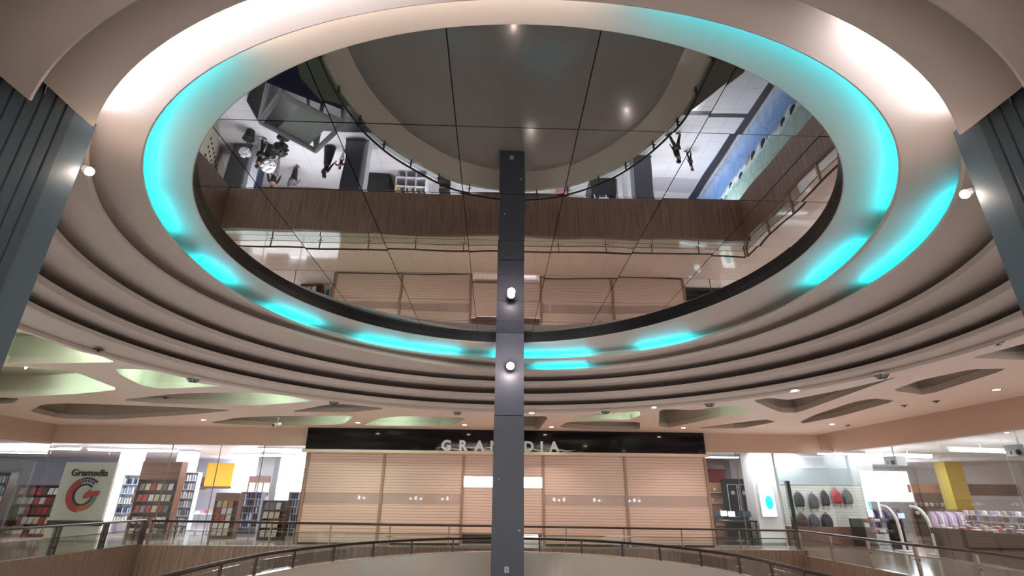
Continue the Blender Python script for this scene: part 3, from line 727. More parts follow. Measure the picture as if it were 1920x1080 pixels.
def bookcase(name, label, x0, x1, y, depth, z1, n, fm, short, cols=('white', 'pale blue', 'grey', 'cream'), face=False, back=True, zstart=.12, fillr=1, hide=0, header=0):
    """open bookcase facing -Y; fills the shelves with separate books"""
    fm = M[fm]; t = thing(name, label, 'bookcase', ((x0+x1)/2, y+depth/2, 0))
    for xx in (x0, x1-.03): MB().box(xx, xx+.03, y, y+depth, 0, z1).build('side_panel', fm, t)
    if back: MB().box(x0+.03, x1-.03, y+depth-.02, y+depth, .02, z1).build('back_panel', fm, t)
    MB().box(x0+.03, x1-.03, y+.02, y+depth-.02, 0, zstart-.03).build('plinth', fm, t)
    if header: MB().box(x0+.03, x1-.03, y, y+.03, z1-header, z1).build('header', fm, t)
    zt = z1-header
    step = (zt-zstart)/n
    for k in range(n+1): MB().box(x0+.03, x1-.03, y+.005, y+depth-.02, zstart+step*k-.025, zstart+step*k).build('shelf', fm, t)
    for k in range(hide, n):
        x = x0+.06; i = 0; z = zstart+step*k+.001; g = 'books on the %s' % short
        while x < x1-.25 if face else x < x1-.10:
            c = random.choice(cols)
            lab = '%s %s, %s, %s shelf, %s' % (c, 'front cover' if face else 'book', ORD[min(i, 15)], SHN[k] if k < n-1 else 'top', short)
            if face:
                put_book(FO[c if c in FO else 'white'], x, y+.10, z, lab, g, 0, R(-12)); x += .25
            else:
                if random.random() < fillr:
                    me = random.choice(BK[c]); put_book(me, x, y+.03, z, lab, g)
                    x += .12
                else: x += .12
            i += 1
    return t
Y1 = 26.0
def bxs(t): return t
# slim white shelf right of the logo panel, brown cabinet, white tower, display cases
x0, x1, z0, z1 = (-17.556,-16.833,-0.560,2.247)
bookcase('bookcase', 'white shelf of white books just right of the logo panel', x0, x1+.1, 26.5, .35, 2.6, 6, 'shelfwhite', 'white shelf by the logo panel', ('white', 'pale blue', 'navy'), hide=1)
x0, x1, z0, z1 = (-15.880,-14.139,-0.620,3.135)
t = bookcase('bookcase', 'tall brown display case with blank brown header', x0, x1, 25.0, .5, z1, 5, 'bookwood', 'tall brown display case', ('white', 'cream', 'red', 'grey'), face=True, header=.75)
x0, x1, z0, z1 = (-14.648,-13.838,-0.708,2.732)
bookcase('bookcase', 'tall narrow pale tower of white books', x0, x1, 26.0, .35, z1, 7, 'shelfwhite', 'narrow pale tower', ('white', 'pale blue', 'grey', 'white'))
x0, x1, z0, z1 = (-12.339,-11.288,-0.600,1.848)
bookcase('bookcase', 'reddish wooden bookcase with books shown face out', x0, x1, 25.0, .4, z1, 5, 'bookwood', 'reddish wooden bookcase', ('cream', 'orange', 'white', 'red'), face=True, header=.3)
x0, x1, z0, z1 = (-11.786,-10.825,-0.708,1.907)
bookcase('bookcase', 'dark grey bookcase right of the reddish wooden one', x0, x1, 26.2, .4, z1, 6, 'shelfgrey', 'dark grey bookcase', ('grey', 'black', 'navy', 'pale blue'), hide=1)
x0, x1, z0, z1 = (-10.087,-9.027,-0.548,1.565)
bookcase('bookcase', 'wooden bookcase with pale covers beside the white framed shelves', x0, x1, 24.6, .4, z1, 4, 'bookwood', 'wooden bookcase of pale covers', ('white', 'cream', 'grey'), face=True)
x0, x1, z0, z1 = (-9.230,-8.557,-0.599,1.923)
bookcase('bookcase', 'white framed shelves next to the leftmost shutter', x0, x1, 25.2, .35, z1, 6, 'shelfwhite', 'white framed shelves', ('white', 'grey', 'navy', 'pale blue'))
# shelf far left behind the left glass wall
t = bookcase('bookcase', 'dark bookcase of white books at the far left edge', -22.3, -20.3, 23.6, .4, 2.55, 6, 'darkwood', 'dark bookcase at the far left', ('white', 'pale blue', 'grey'), hide=2)
# low display tables
def table(name, label, x0, x1, y0, y1, h, mt, ml):
    t = thing(name, label, 'table', ((x0+x1)/2, (y0+y1)/2, 0))
    MB().box(x0, x1, y0, y1, h-.05, h, .008).build('table_top', mt, t)
    for sx in (x0+.04, x1-.09):
        for sy in (y0+.04, y1-.09): MB().box(sx, sx+.05, sy, sy+.05, 0, h-.05).build('leg', ml, t)
    MB().box(x0+.05, x1-.05, y0+.05, y1-.05, .18, .21).build('lower_shelf', mt, t)
    return t
def stack(x, y, z, n, key, where):
    for k in range(n):
        o = put_book(FO[key], x+random.uniform(-.01, .01), y, z+.033*k, '%s book, %s from bottom, %s pile %s' % (key, ('first','second','third','fourth','fifth','sixth')[k], key, where), 'books piled '+where)
        o.rotation_euler = (R(-90), 0, random.uniform(-.1, .1)); o.location.z += .03
x0, x1, z0, z1 = (-14.169,-13.190,-0.579,0.815)
table('display_table', 'white display table between the pale tower and the reddish bookcase', x0, x1, 26.6, 27.4, .95, M['shelfwhite'], M['shelfgrey'])
for k, key in enumerate(('white', 'red', 'orange', 'pale blue')):
    stack(x0+.15+.27*k if x0+.15+.27*k < x1-.2 else x1-.25, 26.75, .95, 3+k % 3, key, 'on the white display table')
table('display_table', 'brown low table in front of the white display table', x0-1.2, x1-.35, 24.2, 24.8, .72, M['bookwood'], M['darkwood'])
stack(x0-.9, 24.3, .72, 4, 'brown', 'on the brown low table, left'); stack(x0-.3, 24.35, .72, 3, 'cream', 'on the brown low table, right')
table('display_table', 'dark table left of the logo panel', -21.9, -20.0, 22.0, 22.8, .62, M['darkwood'], M['darkwood'])
stack(-21.5, 22.2, .62, 5, 'cream', 'on the dark table, left'); stack(-20.9, 22.2, .62, 4, 'white', 'on the dark table, middle'); stack(-20.4, 22.2, .62, 3, 'orange', 'on the dark table, right')
bookcase('bookcase', 'brown shelf of cream and red books left of the logo panel', -21.2, -18.9, 25.2, .4, 2.1, 5, 'bookwood', 'brown shelf left of the logo panel', ('white', 'cream', 'red', 'brown'), face=True)

# logo panel
px0, px1 = -17.95, -15.85
t = thing('sign_panel', 'off-white panel with black name and round coloured emblem behind the left glass', 'sign', ((px0+px1)/2, 23.35, 0))
MB().box(px0, px1, 23.3, 23.42, .0, 2.98, .01).build('panel', M['offwhite'], t)
MB().box(px0, px1, 23.27, 23.43, .55, .75).build('skirting_band', M['darkwood'], t)
cxp = (px0+px1)/2+.05
text_mesh('name', 'Gramedia', .37, .015, M['ink'], t, Matrix.Translation((.05, -.07, 2.44)) @ FACE, .008, .0, 1.02)
ez = 1.72
def arc_band(r0, r1_, a0, a1, y, th, taper=0):
    b = MB(); secs = []; n = 40
    for i in range(n+1):
        s = i/n; a = R(a0+(a1-a0)*s); w = 1-taper*s
        m_ = (r0+r1_)/2; hw = (r1_-r0)/2*w
        secs.append([(cxp+(m_-hw)*cos(a), y, ez+(m_-hw)*sin(a)), (cxp+(m_+hw)*cos(a), y, ez+(m_+hw)*sin(a)), (cxp+(m_+hw)*cos(a), y+th, ez+(m_+hw)*sin(a)), (cxp+(m_-hw)*cos(a), y+th, ez+(m_-hw)*sin(a))])
    return b.sweep(secs, closeprof=True)
arc_band(.40, .68, 118, 262, 23.26, .05).build('emblem_arc', M['red'], t)
arc_band(.36, .42, 48, 350, 23.25, .05).build('emblem_inner_line', M['ink'], t)
arc_band(.42, .64, 262, 320, 23.262, .04, .4).build('emblem_arc', M['orange'], t)
arc_band(.40, .60, 312, 358, 23.26, .05, .3).build('emblem_arc', M['green'], t)
arc_band(.44, .62, 112, 52, 23.26, .05, .3).build('emblem_arc', M['lgrey'], t)
arc_band(.60, .66, 114, 48, 23.255, .05).build('emblem_outline', M['ink'], t)
MB().prism([(cxp+.02, 23.255, ez-.16), (cxp+.62, 23.255, ez-.02), (cxp+.62, 23.255, ez+.16), (cxp+.26, 23.255, ez+.13), (cxp+.22, 23.255, ez+.20), (cxp+.02, 23.255, ez+.02)], (0, .04, 0)).build('emblem_bar', M['red'], t)
for k in range(5):
    a = R(108-13*k); MB().obox((cxp+.53*cos(a), 23.252, ez+.53*sin(a)), (.07, .02, .09), 0, .01, 0, R(-(18-13*k))).build('emblem_tooth', M['ink'], t)

# pillars, hanging panels and bright windows at the back
def pillar(label, x0, x1, y, m, z1=3.9, d=.8):
    t = thing('pillar', label, 'pillar', ((x0+x1)/2, y+d/2, 0)); MB().box(x0, x1, y, y+d, .10, z1-.06, .006).build('shaft', m, t)
    MB().box(x0-.02, x1+.02, y-.02, y+d+.02, 0, .10, .004).build('base', M['grey'], t); MB().box(x0-.02, x1+.02, y-.02, y+d+.02, z1-.06, z1).build('capital', m, t); return t
x0, x1, z0, z1 = (-19.025,-18.238,2.150,3.664)
pillar('pale pillar rising behind the white shelf by the logo panel', x0, x1, 28, M['white'])
x0, x1, z0, z1 = (-16.175,-15.485,2.679,3.959)
pillar('pale pillar above the narrow white book tower', x0, x1, 28, M['lgrey'])
x0, x1, z0, z1 = (-13.359,-12.417,1.718,4.102)
p = pillar('grey pillar between the two bright bookshop windows', x0, x1, 31, M['grey'])
t = thing('notice_board', 'brown notice board with pale posters on the grey pillar', 'board', ((x0+x1)/2, 30.9, 2.2))
MB().box(x0-.3, x1-.1, 30.90, 30.98, 1.75, 2.75).build('board', M['brown'], t)
for k in range(3): MB().box(x0-.2+.4*k, x0+.12+.4*k, 30.885, 30.90, 1.9, 2.4).build('poster', M['offwhite'], t)
x0, x1, z0, z1 = (-17.137,-15.580,2.210,3.518)
t = thing('wall_panel', 'bright yellow panel high on the bookshop back wall', 'panel', ((x0+x1)/2, 33, z0))
MB().box(x0, x1, 33, 33.12, z0, z1, .01).build('board', M['yellow'], t)
MB().box(x0-.05, x1+.05, 32.97, 33.12, z0-.12, z0).build('frame_rail', M['bookwood'], t)
x0, x1, z0, z1 = (-18.627,-17.481,2.029,2.754)
t = thing('wall_panel', 'reddish brown panel left of the yellow panel', 'panel', ((x0+x1)/2, 34, z0))
MB().box(x0, x1, 34, 34.12, z0, z1).build('board', M['bookwood'], t); MB().box(x0, x1, 33.97, 34.0, z0+.25, z0+.32).build('rail', M['darkwood'], t)
def bright_window(label, x0, x1, z0, z1, y, m='daylight', axis='Y', nb=3):
    t = thing('daylit_window', label, 'window', ((x0+x1)/2, y, z0) if axis == 'Y' else (y, (x0+x1)/2, z0))
    def bb(a, c, d0, d1, e, f): return MB().box(a, c, d0, d1, e, f) if axis == 'Y' else MB().box(d0, d1, a, c, e, f)
    bb(x0, x1, y+.03, y+.05, z0, z1).build('pane', M[m], t)
    for a, c, e, f in ((x0-.06, x1+.06, z0-.06, z0), (x0-.06, x1+.06, z1, z1+.06), (x0-.06, x0, z0, z1), (x1, x1+.06, z0, z1)):
        bb(a, c, y-.04, y+.06, e, f).build('frame', M['white'], t)
    return t
x0, x1, z0, z1 = (-16.571,-15.043,2.065,4.286)
bright_window('white daylit window left of the grey pillar in the bookshop', x0, x1, z0, z1, 35)
x0, x1, z0, z1 = (-14.166,-11.832,1.969,4.321)
bright_window('white daylit window right of the grey pillar in the bookshop', x0, x1, z0, z1, 35)
struct('wall_store_back', MB().box(-34, -7.9, 36, 36.2, 0, 3.9), cm('store_wall_blue', (.66,.68,.76), .6))
# strip lights under the bookshop ceiling
def strip_light(label, x, y, L, rz=0, z=3.72):
    t = thing('strip_light', label, 'light', (x, y, z))
    MB().obox((x, y, z+.08), (L, .16, .10), rz).build('housing', M['white'], t)
    MB().obox((x, y, z), (L*.97, .11, .05), rz).build('diffuser', M['shoplight'], t)
    MB().tube([(x, y, z+.12), (x, y, 3.9)], .015, 6).build('hanger', M['white'], t)
strip_light('long strip light in front of the yellow panel', -12.6, 29.5, 3.6)
strip_light('strip light above the logo panel', -17.8, 27.0, 4.2, .05)
strip_light('strip light deep in the bookshop, left of the logo panel', -21.5, 26.5, 3.0, .05)
strip_light('strip light above the dark bookcase at far left', -22.0, 21.5, 2.5, 1.2)
strip_light('strip light just inside the glass next to the leftmost shutter', -10.0, 25.5, 2.2)

# ------------------------------------------------------------------ shop on the right
x0, x1, z0, z1 = (13.954,14.575,1.980,4.231)
pillar('white pillar behind the red wall seen beside the rightmost shutter', x0-.4, x1+.6, 31, M['white'])
x0, x1, z0, z1 = (13.041,16.415,1.531,3.554)
t = thing('wall_panel', 'red wall panel at the back beside the rightmost shutter', 'panel', ((x0+x1)/2, 34, z0))
MB().box(x0, x1+.5, 34, 34.1, z0-.5, z1).build('board', M['redwall'], t); MB().box(x0, x1+.5, 33.97, 34, z0-.55, z0-.45).build('rail', M['white'], t)
struct('wall_store_right_back', MB().box(9.0, 30, 36, 36.2, 0, 3.9), cm('store_wall_warm', (.75,.73,.73), .6))
x0, x1, z0, z1 = (11.453,12.670,0.289,2.746)
t = thing('display_case', 'black display case with white framed panels', 'cabinet', ((x0+x1)/2, 27.3, 0))
MB().box(x0, x1, 27, 27.6, 0, z1, .01).build('body', M['blackp'], t)
for k in range(2):
    a = x0+.05+(x1-x0-.1)*k/2; c = a+(x1-x0-.1)/2-.06
    f = MB(); zb, zt = 1.0, z1-.25
    for q in ((a, a+.025, zb, zt), (c-.025, c, zb, zt), (a, c, zb, zb+.025), (a, c, zt-.025, zt)): f.box(q[0], q[1], 26.97, 27.0, q[2], q[3])
    f.build('white_frame', M['white'], t)
    MB().ball(((a+c)/2, 26.97, zt-.4), .10, 14, (1, .2, 1)).build('exhibit', M['lgrey'], t)
x0, x1, z0, z1 = (10.686,11.782,0.585,2.586)
t = thing('display_case', 'tan lit display case beside the rightmost shutter', 'cabinet', ((x0+x1)/2, 28.2, 0))
MB().box(x0, x1, 28.05, 28.4, 0, z1).build('back_panel', M['tan'], t)
for k in range(4): MB().box(x0, x1, 27.8, 28.05, .6+k*.5, .63+k*.5).build('shelf', M['white'], t)
for k in range(6):
    MB().lathe((x0+.2+.17*k, 27.9, .64+.5*(1+k % 3)), [(.05, 0), (.07, .12), (.04, .2)], 10).build('exhibit', M['lgrey'], t)
def electronics_table(x0, x1, y, label, k0):
    t = table('display_table', label, x0, x1, y, y+.7, .95, M['blackp'], M['darkwood'])
    for k in range(3):
        x = x0+.25+(x1-x0-.5)*k/2
        q = thing('monitor', '%s flat monitor on the %s' % (('left', 'middle', 'right')[k], k0), 'monitor', (x, y+.35, .95), 'monitors on the '+k0)
        MB().box(x-.16, x+.16, y+.34, y+.37, 1.08, 1.32, .006).build('casing', M['blackp'], q)
        MB().box(x-.145, x+.145, y+.336, y+.339, 1.10, 1.305).build('screen', M['screen'] if k == 1 else cm('dark_screen', (.2, .24, .3), .2), q)
        MB().box(x-.08, x+.08, y+.28, y+.42, .951, .965).build('foot', M['blackp'], q); MB().box(x-.02, x+.02, y+.36, y+.38, .96, 1.1).build('neck', M['blackp'], q)
x0, x1, z0, z1 = (9.455,11.516,-0.450,0.939)
electronics_table(x0, x1, 25, 'black table of monitors by the rightmost shutter', 'black table by the rightmost shutter')
electronics_table(x0, x1-.15, 24, 'second black table of monitors nearer the glass', 'second black table nearer the glass')
# white column with a lit poster
x0, x1, z0, z1 = (11.418,12.458,-0.349,3.742)
pillar('broad white pillar carrying a lit poster', x0, x1, 24.0, M['white'], 3.9, .9)
a, c, e, f = (11.591,12.204,1.137,2.495)
t = thing('lit_poster', 'bright white poster with a cyan blot on the broad white pillar', 'poster', ((a+c)/2, 23.95, e))
MB().box(a-.05, c+.05, 23.90, 23.98, e-.05, f+.05, .01).build('frame', M['lgrey'], t)
MB().box(a, c, 23.885, 23.90, e, f).build('face', emit('poster_face', (.96, .98, .95), 2.4), t)
MB().ball(((a+c)/2+.05, 23.88, e+.55), .20, 16, (.9, .05, 1.4)).build('blot', emit('poster_blot', (.1, .85, .85), 1.6), t)
MB().ball(((a+c)/2+.1, 23.88, e+1.0), .12, 16, (.8, .05, 1.6)).build('blot', emit('poster_blot_pale', (.75, .92, .75), 1.6), t)
# slatwall with backpacks
SX0, SX1 = 12.6, 16.25
t = thing('slatwall', 'white slatted display wall under a grey header behind the right glass', 'wall display', ((SX0+SX1)/2, 24.1, 0))
MB().box(SX0, SX1, 24.0, 24.12, .75, 2.42).build('slats', M['slatwall'], t)
MB().box(SX0, SX1, 23.98, 24.12, 2.42, 3.15, .01).build('header', cm('header_grey', (.62,.66,.68), .4), t)
MB().box(SX0, SX1, 24.0, 24.12, 3.15, 3.88).build('upper_panel', M['lgrey'], t)
MB().box(SX0, SX1, 23.7, 24.12, 0, .75).build('base_cabinet', M['brown'], t)
def backpack(x, y, z, w, h, key, label):
    t = thing('backpack', label, 'backpack', (x, y, z), 'backpacks on the slatted wall')
    fm = M[key]
    b = MB(); secs = []
    for i in range(9):
        s = i/8; zz = z+h*s; ww = w/2*(1-.55*max(0, s-.55)**2/.2)*(.9+.1*sin(pi*s)); dd = .14*(.75+.4*sin(pi*min(1, s*1.05)))
        secs.append([(x+ww*cos(a)*(1 if abs(cos(a)) > .5 else 1), y-dd*.5+dd*.5*sin(a), zz) for a in (2*pi*k/14 for k in range(14))])
    b.sweep(secs, closeprof=True, smooth=True).build('body', fm, t)
    b = MB(); b.obox((x, y-.15, z+h*.30), (w*.72, .07, h*.42), 0, .025).build('front_pocket', fm, t)
    MB().tube([(x-.04, y-.06, z+h*.98), (x-.03, y-.06, z+h*1.1), (x+.03, y-.06, z+h*1.1), (x+.04, y-.06, z+h*.98)], .012, 6).build('top_handle', M['blackp'], t)
    for s in (-1, 1): MB().tube([(x+s*w*.28, y-.02, z+h*.1), (x+s*w*.33, y-.03, z-h*.12), (x+s*w*.30, y-.02, z-h*.28)], .012, 6).build('strap', M['blackp'], t)
    MB().tube([(x, y+.0, z+h*1.12), (x, y-.10, z+h*1.12)], .008, 6).build('hook', M['steel'], t)
M['packred'] = mat('pack_red', (.68, .13, .20), .7); M['packgreen'] = mat('pack_green', (.15, .19, .18), .7); M['packgrey'] = mat('pack_grey', (.27, .26, .28), .7); M['packbrown'] = mat('pack_brown', (.26, .21, .20), .7)
BP = [(13.295,1.811),(13.922,1.752),(14.469,1.865),(14.990,1.957),(15.487,1.940),(13.262,0.959),(13.792,0.922),(14.359,0.948)]
for (x, z), (key, lab, w) in zip(BP, (('charcoal', 'black backpack, leftmost in the upper row', .46), ('packgrey', 'grey backpack, second in the upper row', .46), ('charcoal', 'small black backpack, third in the upper row', .36), ('packred', 'red backpack in the upper row', .42), ('packgreen', 'dark green backpack, rightmost in the upper row', .42), ('packbrown', 'brown backpack, left in the lower row', .46), ('packgrey', 'grey backpack, middle of the lower row', .46), ('charcoal', 'black backpack, right in the lower row', .48))):
    backpack(x, 23.97, z-.28, w, .58, key, lab)
# two arched white gates
for X0, yy, lab in ((15.6, 22.0, 'left white arched security gate in the right shop'), (15.75, 20.6, 'right white arched security gate in the right shop')):
    t = thing('security_gate', lab, 'gate', (X0, yy, 0))
    path = [(X0+.1, yy-.5, .0), (X0+.1, yy-.5, .9), (X0+.08, yy-.42, 1.3), (X0+.05, yy-.2, 1.55), (X0, yy+.1, 1.62)]
    MB().tube([tuple(p) for p in spline(path, 6)], .055, 10).build('arch', M['white'], t)
    MB().obox((X0+.1, yy-.5, .03), (.35, .6, .06), 0, .01).build('foot', M['lgrey'], t)
    MB().box(X0+.08, X0+.12, yy-.46, yy+.05, .25, 1.25).build('clear_panel', M['railglass'], t)
# low black shelf with folded goods between the gates and the slatwall
t = thing('display_shelf', 'dark tiered shelf of folded goods below the slatted wall', 'shelf', (16.0, 23.0, 0))
for k in range(3): MB().box(15.0, 16.6, 22.9-.2*k, 23.4, .95-.4*k, .98-.4*k).build('shelf', M['blackp'], t)
for xx in (15.0, 16.57): MB().box(xx, xx+.03, 22.5, 23.4, 0, 1.1).build('side_panel', M['blackp'], t)
for k in range(8):
    o = MB().obox((0, 0, .06), (.26, .22, .12), 0, .03).build('folded_garment', cm('cloth%d' % (k % 4), [(.2,.2,.22),(.55,.2,.25),(.7,.7,.7),(.3,.3,.36)][k % 4], .8))
    o.location = (15.2+.36*(k % 4), 23.05-.4*(k//4)*.5, .985-.4*(k//4)); tag(o, '%s folded garment on the %s tier below the slatted wall, %s' % (('charcoal', 'dark red', 'pale', 'slate')[k % 4], ('top', 'middle')[k//4], ORD[k % 4]), 'garment', 'folded garments below the slatted wall')
# bright window and racks deeper in
a, c, e, f = (21.055,23.875,1.778,3.385)
bright_window('white daylit window deep in the right shop', a, c, e, f, 31)
a, c, e, f = (25.451,26.338,1.655,3.551)
pillar('yellow pillar in the right shop', a, c+.1, 30, M['mustard'])
a, c, e, f = (23.812,26.310,1.301,2.602)
t = thing('mug_shelf', 'wooden wall shelf of white mugs left of the yellow pillar', 'shelf', ((a+c)/2, 31.3, 0))
MB().box(a, c, 31.2, 31.4, 0, f-.35).build('back_panel', M['brown'], t); MB().box(a-.1, c, 31.0, 31.4, f-.35, f+.1).build('header', M['tan'], t)
for k in range(3): MB().box(a, c, 30.9, 31.2, .6+.45*k, .63+.45*k).build('shelf', M['darkwood'], t)
nm = 0
for k in (1, 2):
    for i in range(8):
        x = a+.15+(c-a-.3)*i/7
        b = MB(); b.lathe((0, 0, 0), [(.07, 0), (.085, .02), (.085, .2), (.075, .2), (.07, .05)], 12); b.tube([(.08, 0, .05), (.14, 0, .08), (.14, 0, .14), (.08, 0, .17)], .012, 6)
        o = b.build('mug', M['white'] if (i+k) % 3 else M['grey']); o.location = (x, 31.05, .631+.45*k)
        tag(o, '%s mug on the %s shelf left of the yellow pillar, %s' % ('white' if (i+k) % 3 else 'grey', ('', 'middle', 'top')[k], ORD[i]), 'mug', 'mugs left of the yellow pillar')
a, c, e, f = (26.805,29.606,2.116,2.738)
t = thing('wall_panel', 'dark brown header board right of the yellow pillar', 'panel', ((a+c)/2, 30.5, e))
MB().box(a, c+.6, 30.5, 30.7, e, f).build('board', M['darkwood'], t); MB().box(a, c+.6, 30.46, 30.5, e, e+.05).build('lower_edge', M['brown'], t)
# merchandise tables along the right glass
def goods(x, y, z, i, where):
    kinds = ((.20, .16, .10), (.14, .14, .18), (.26, .18, .07), (.12, .20, .14))
    s = kinds[i % 4]; cols_ = ((.75,.74,.78), (.55,.36,.32), (.62,.60,.66), (.78,.70,.55), (.45,.42,.48), (.68,.40,.34), (.82,.82,.84), (.40,.44,.52))
    c = cols_[(i*3+i//4) % 8]; names = ('pale grey', 'rust', 'lilac grey', 'straw', 'slate', 'coral', 'white', 'steel blue')
    b = MB(); b.obox((0, 0, s[2]/2), s, 0, .015); b.mi = 1; b.obox((0, 0, s[2]+.004), (s[0]*.7, s[1]*.7, .012), 0, .003)
    o = b.build('gift_box', [cm('goods%d' % ((i*3+i//4) % 8), c, .5), M['white']]); o.location = (x, y, z); o.rotation_euler.z = random.uniform(-.4, .4)
    return o, names[(i*3+i//4) % 8]
for n_, (xa, xb, ya, yb, h, lab) in enumerate(((15.5, 16.9, 17.2, 19.6, .92, 'long dark merchandise table behind the right glass'), (15.3, 16.9, 12.6, 16.8, .90, 'dark merchandise table nearest the right pier'))):
    t = thing('merchandise_table', lab, 'table', ((xa+xb)/2, (ya+yb)/2, 0))
    MB().box(xa, xb, ya, yb, 0, h-.14).build('base', cm('table_base', (.17, .13, .12), .5), t)
    MB().box(xa-.04, xb+.04, ya-.04, yb+.04, h-.14, h-.02).build('tray', M['darkwood'], t)
    MB().box(xa-.05, xa-.02, ya-.05, yb+.05, h-.16, h+.03).build('front_lip', M['blackp'], t)
    ny = int((yb-ya)/.30); i = 0
    for r_ in range(3):
        for k in range(ny):
            o, cn = goods(xa+.22+.45*r_, ya+.2+(yb-ya-.4)*k/(ny-1), h-.018, n_*40+r_*ny+k, lab)
            tag(o, '%s box, number %d from right, %s row, %s' % (cn, k+1, ('front', 'middle', 'back')[r_], ('long dark table', 'table nearest the right pier')[n_]), 'box', 'boxes on the %s' % ('long dark table', 'table nearest the right pier')[n_])
# glass shelf rack over the long table
t = thing('display_rack', 'clear tiered rack of small packets behind the long dark table', 'rack', (17.4, 18.5, 0))
for z in (.95, 1.15, 1.35): MB().box(17.1, 17.6, 16.5, 20.2, z, z+.02).build('shelf', M['lgrey'], t)
for y in (16.5, 18.3, 20.17): MB().box(17.55, 17.6, y, y+.03, 0, 1.5).build('upright', M['lgrey'], t)
for z in (0, 1, 2):
    for k in range(14):
        o = MB().obox((0, 0, .07), (.10, .14, .14), 0, .02).build('packet', cm('pk%d' % ((k+z) % 5), [(.75,.73,.80),(.60,.58,.70),(.84,.84,.86),(.50,.48,.55),(.70,.66,.60)][(k+z) % 5]))
        o.location = (17.3, 16.75+.255*k, .972+.2*z); tag(o, '%s packet, number %d from right, %s tier, clear rack' % (('lilac', 'violet grey', 'white', 'slate', 'straw')[(k+z) % 5], k+1, ('lowest', 'middle', 'top')[z]), 'packet', 'packets on the clear rack')
# clothes rails
def clothes_rail(x, y, L, keys, label, names, short):
    t = thing('clothes_rail', label, 'clothes rail', (x, y, 0))
    MB().tube([(x-L/2, y, 0.05), (x-L/2, y, 1.45), (x+L/2, y, 1.45), (x+L/2, y, .05)], .02, 8).build('frame', M['steel'], t)
    for s in (-1, 1): MB().box(x+s*L/2-.03, x+s*L/2+.03, y-.3, y+.3, 0, .05, .01).build('foot', M['steel'], t)
    n = int(L/.14)
    for i in range(n):
        xx = x-L/2+.1+(L-.2)*i/(n-1); k = i % len(keys)
        g = thing('garment', '%s garment, %s on the %s' % (names[k], ORD[i], short), 'garment', (xx, y, .6), 'garments on the '+short)
        b = MB(); secs = []
        for s, hw, th in ((0, .26, .035), (.5, .24, .035), (.78, .25, .03), (.95, .12, .02), (1, .05, .012)):
            secs.append([(xx+th*sin(a), y+hw*cos(a), .62+.78*s) for a in (2*pi*j/10 for j in range(10))])
        b.sweep(secs, closeprof=True, smooth=True).build('cloth', M[keys[k]], g)
        MB().tube([(xx, y, 1.40), (xx, y, 1.45), (xx, y+.02, 1.475)], .006, 5).build('hanger_hook', M['steel'], g)
cm('lilac', (.62,.52,.72), .8); cm('violet', (.42,.34,.55), .8); cm('palepink', (.80,.72,.80), .8); cm('sky', (.25,.48,.80), .8)
clothes_rail(18.6, 26.5, 1.9, ['lilac', 'violet', 'palepink'], 'clothes rail of lilac garments under the bright right window', ('lilac', 'violet', 'pale pink'), 'lilac rail')
clothes_rail(19.5, 23.6, 1.6, ['palepink', 'lilac', 'white'], 'clothes rail of pale garments left of the blue cloth', ('pale pink', 'lilac', 'white'), 'pale rail')
clothes_rail(21.6, 25.5, 1.6, ['navy', 'sky', 'charcoal'], 'clothes rail of blue and dark garments below the mug shelf', ('navy', 'sky blue', 'charcoal'), 'blue rail')
# handbags and hats on a white counter at far right
t = thing('counter', 'white counter of bags and busts right of the yellow pillar', 'counter', (22.6, 21.6, 0))
MB().box(20.9, 24.6, 21.2, 22.0, 0, 1.0, .01).build('body', M['lgrey'], t); MB().box(20.85, 24.65, 21.15, 22.05, 1.0, 1.05, .01).build('top', M['white'], t)
for k in range(8):
    x = 21.1+.45*k; key = ('charcoal', 'white', 'packgrey', 'yellow', 'charcoal', 'offwhite', 'packbrown', 'redwall')[k]; nm_ = ('black', 'white', 'grey', 'yellow', 'black', 'cream', 'brown', 'red')[k]
    b = thing('handbag', '%s handbag on the white counter, %s' % (nm_, ORD[k]), 'bag', (x, 21.6, 1.05), 'handbags on the white counter')
    MB().obox((x, 21.6, 1.20), (.32, .16, .30), 0, .05).build('body', M[key], b)
    MB().tube([(x-.10, 21.6, 1.33), (x-.08, 21.6, 1.50), (x, 21.6, 1.56), (x+.08, 21.6, 1.50), (x+.10, 21.6, 1.33)], .014, 6).build('handle', M[key], b)
# hanging speaker boxes and ceiling lights
for (x, y, lab) in ((16.0, 21.2, 'grey hanging box under the shop ceiling left of the two'), (16.2, 16.1, 'grey hanging box with two round holes near the right pier')):
    t = thing('hanging_box', lab, 'projector', (x, y, 3.3))
    MB().obox((x, y, 3.28), (.5, .55, .36), .2, .02).build('case', M['lgrey'], t)
    for s in (-1, 1): MB().lathe((x-.26, y+.14*s-.02, 3.22), [(.08, .02), (.08, -.01), (.05, -.012)], 12, 'X').build('opening', M['blackp'], t)
    MB().tube([(x, y, 3.46), (x, y, 3.9)], .02, 6).build('hanger', M['grey'], t)
strip_light('strip light above the clothes rails in the right shop', 17.6, 22.5, 2.2, .1, 3.55)
strip_light('long strip light in the middle of the right shop', 18.2, 19.6, 3.0, .2, 3.55)
strip_light('strip light nearest the right pier in the right shop', 18.3, 15.6, 2.2, .2, 3.55)
strip_light('strip light above the broad white pillar', 10.9, 26.5, 2.4)
strip_light('strip light above the slatted wall', 14.5, 22.2, 2.0, 0, 3.6)
for x, y, lab in ((14.9, 20.9, 'large round lamp inside the right glass, leftmost of four'), (14.9, 18.1, 'large round lamp inside the right glass, second of four'), (15.2, 16.2, 'round lamp inside the right glass, third of four'), (15.2, 14.3, 'round lamp inside the right glass, nearest the right pier')):
    downlight(x, y, lab, 3.9, 30, 'lampw', True, (1, .95, .9))
light('shop_fill_light', 'AREA', (19, 18, 3.8), 260, (1, .98, .96), None, size=6, size_y=10, shape='RECTANGLE')  # added area fill that brightens the right shop, no fitting modelled
